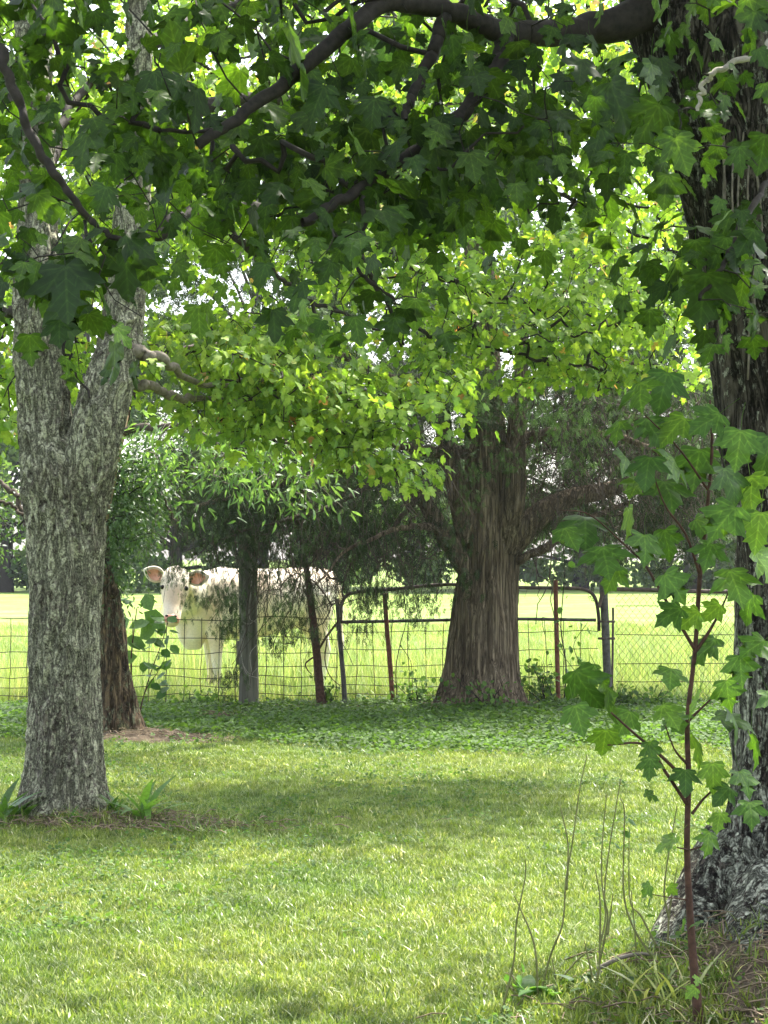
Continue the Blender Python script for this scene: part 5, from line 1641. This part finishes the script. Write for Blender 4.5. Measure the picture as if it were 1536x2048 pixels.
for (nm, lab, stems, lv, seed) in (
    ('broadleaf_seedling', 'young plant with large round light green leaves right of the old leaning trunk',
     [[(268, 1412, 18.5, .008), (262, 1330, 18.5, .007), (268, 1260, 18.5, .006), (274, 1215, 18.5, .004)]],
     [(255, 1205, 30), (290, 1195, 34), (250, 1240, 36), (288, 1232, 42), (300, 1250, 34), (280, 1285, 36), (292, 1300, 38), (260, 1290, 30), (275, 1320, 36), (262, 1200, 26), (240, 1260, 30), (310, 1240, 30), (285, 1330, 28)], 1),
    ('feathery_seedling', 'thin seedling with ladders of small dark leaves in front of the wire fence',
     [[(278, 1425, 18.6, .006), (300, 1350, 18.6, .005), (322, 1290, 18.6, .004), (336, 1245, 18.6, .003)], [(280, 1425, 18.6, .006), (292, 1380, 18.6, .004), (318, 1340, 18.6, .003), (332, 1310, 18.6, .002)]],
     [(300 + 12 * math.sin(i * 2.1) + 22 * (i % 2) + (i % 5) * 3, 1235 + i * 4.6, 24) for i in range(34)], 2)):
    t = thing(nm, P(*stems[0][0][:3]), lab, 'seedling')
    off = np.array(t.location)
    for r_ in stems: pipe('stem', r_, M['red_twig'], t, off, 6)
    rgs = np.random.default_rng(seed)
    pos = np.array([P(a_, b_ - s_ * .2, stems[0][0][2] + rgs.uniform(-.08, .08)) for a_, b_, s_ in lv])
    n = len(pos)
    rot = frames(rgs.normal(size=(n, 3)) * [1, .5, .3] + [.2, -.3, -.25], norm(rgs.normal(size=(n, 3)) * .4 + [0, -.4, .8]))
    leaf_objects('leaf', [oval_mesh('seedling_leaf', M['weed_leaf'], v) for v in ((.5, .8, 1.0) if seed == 1 else (.0, .2, .4))], pos, rot, np.array([s_ / 212 * (1.3 if seed == 1 else 1.1) for _, _, s_ in lv]), t)

# ------------------------------------------------------------------ TREES BEYOND THE PASTURE
def far_tree_meshes(seed, h=20.0, w=11.0, low=0.6, ncard=15000):
    rgt = np.random.default_rng(seed)
    tr = MB()
    c = spline(np.array([[0, 0, -.2, .42], [.1, 0, h * .2, .34], [-.1, .1, h * .5, .24], [0, 0, h * .85, .08]]), 16)
    tr.tube(c[:, :3], c[:, 3], 10)
    blobs = []
    for k in range(34):
        z = low + (h - low) * rgt.random() ** 0.85
        prof = math.sin(math.pi * min(0.98, (z / h) * 0.80 + 0.16)) ** 0.7
        a_, r_ = rgt.uniform(0, 6.28), w * .5 * prof * math.sqrt(rgt.random())
        ctr = np.array([r_ * math.cos(a_), r_ * math.sin(a_), z])
        blobs.append((ctr, rgt.uniform(.9, 2.0) * w / 11))
        s0 = np.array([0, 0, max(1.0, z * .7)])
        tr.tube([s0, (s0 + ctr) / 2 + [0, 0, .2], ctr], [.10, .06, .03], 5, cap=False)
    pick = rgt.integers(0, len(blobs), ncard)
    cs = np.array([blobs[i][0] for i in pick]); rs = np.array([blobs[i][1] for i in pick])
    d = rand_unit(ncard, rgt)
    rad = rs * rgt.random(ncard) ** .4 * (0.75 + 0.5 * vnoise(cs + d * 2.1))
    pos = cs + d * rad[:, None] * [1, 1, .75]
    pos[:, 2] = np.maximum(pos[:, 2], .1 + rgt.random(ncard) * .5)
    q = np.array([(0, 0, 0), (.4, .45, .06), (0, 1, -.1), (-.4, .45, .06)])
    rot = frames(rand_unit(ncard, rgt), norm(rand_unit(ncard, rgt) + d + [0, 0, .5]))
    cr = scatter([(q, np.array([(0, 1, 2), (0, 2, 3)]))], pos, rot, rgt.uniform(.2, .42, ncard), rgt.random(ncard))
    a_, b_ = tr.mesh('far_trunk'), cr.mesh('far_crown', smooth=False)
    a_.materials.append(M['twig']); b_.materials.append(M['far_leaf'])
    return a_, b_


kinds = [far_tree_meshes(1, 21, 12, .8, 17000), far_tree_meshes(2, 17, 10, .5, 14000), far_tree_meshes(3, 24, 11, 1.5, 17000), far_tree_meshes(4, 6, 8, .2, 9000)]
desc = {(0): ['broad rounded tree', 'low bushy tree', 'tall tree', 'wide thicket bush']}
spots = [(-30, 88, 0), (-21.5, 84, 1), (-13.5, 88, 2), (-15.5, 80, 3), (-5.5, 86, 0), (-8.5, 80.5, 3), (1.5, 90, 2), (3.5, 81, 3), (8.5, 85, 1), (15.5, 89, 0), (12.5, 80, 3), (22, 86, 2), (20.5, 79, 3), (29, 88, 0), (-22.5, 79, 3), (-2, 80, 3), (36, 86, 1)]
labs = ['broad tree of the far tree line at its left end', 'medium tree of the far tree line near its left end', 'tall far tree seen just left of the forked maple', 'far thicket bush below the tall tree at the left',
        'broad far tree behind the cow', 'far thicket bush left of the cow head', 'tall far tree behind the pipe gate', 'far thicket bush seen over the pipe gate left of the cedar', 'medium far tree seen right of the cedar',
        'broad far tree behind the chain link gate', 'far thicket bush seen over the chain link gate', 'tall far tree behind the near maple trunk', 'far thicket bush behind the near maple trunk', 'broad tree near the right end of the far tree line',
        'far thicket bush at the left end of the tree line', 'far thicket bush behind the rump of the cow', 'medium tree at the right end of the far tree line']
for k, ((x_, y_, kd), lab) in enumerate(zip(spots, labs)):
    t = thing('bush' if kd == 3 else 'far_tree', (x_, y_, 0), lab, 'bush' if kd == 3 else 'tree', 'trees and bushes along the far side of the pasture')
    t.rotation_euler.z = k * 1.7
    t.scale = (1 + .12 * math.sin(k * 2.3),) * 3
    obj('trunk', kinds[kd][0], None, t)
    o_ = obj('crown', kinds[kd][1], None, t)


# ------------------------------------------------------------------ HAZE
hz = bpy.data.materials.new('humid_air')
hz.use_nodes = True
hz.node_tree.nodes.clear()
vo = hz.node_tree.nodes.new('ShaderNodeVolumePrincipled')
vo.inputs['Color'].default_value = (0.86, 0.92, 1.0, 1)
vo.inputs['Density'].default_value = 0.00028
vo.inputs['Anisotropy'].default_value = 0.3
mo = hz.node_tree.nodes.new('ShaderNodeOutputMaterial')
hz.node_tree.links.new(vo.outputs[0], mo.inputs['Volume'])
hv_ = np.array([[x_, y_, z_] for x_ in (-265, 265) for y_ in (-45, 405) for z_ in (-1.3, 30)], float)
obj('haze', new_mesh('haze', hv_, [np.array([(0, 1, 3, 2), (4, 6, 7, 5), (0, 4, 5, 1), (2, 3, 7, 6), (0, 2, 6, 4), (1, 5, 7, 3)])]), hz, kind='stuff')
S.cycles.volume_bounces = 0
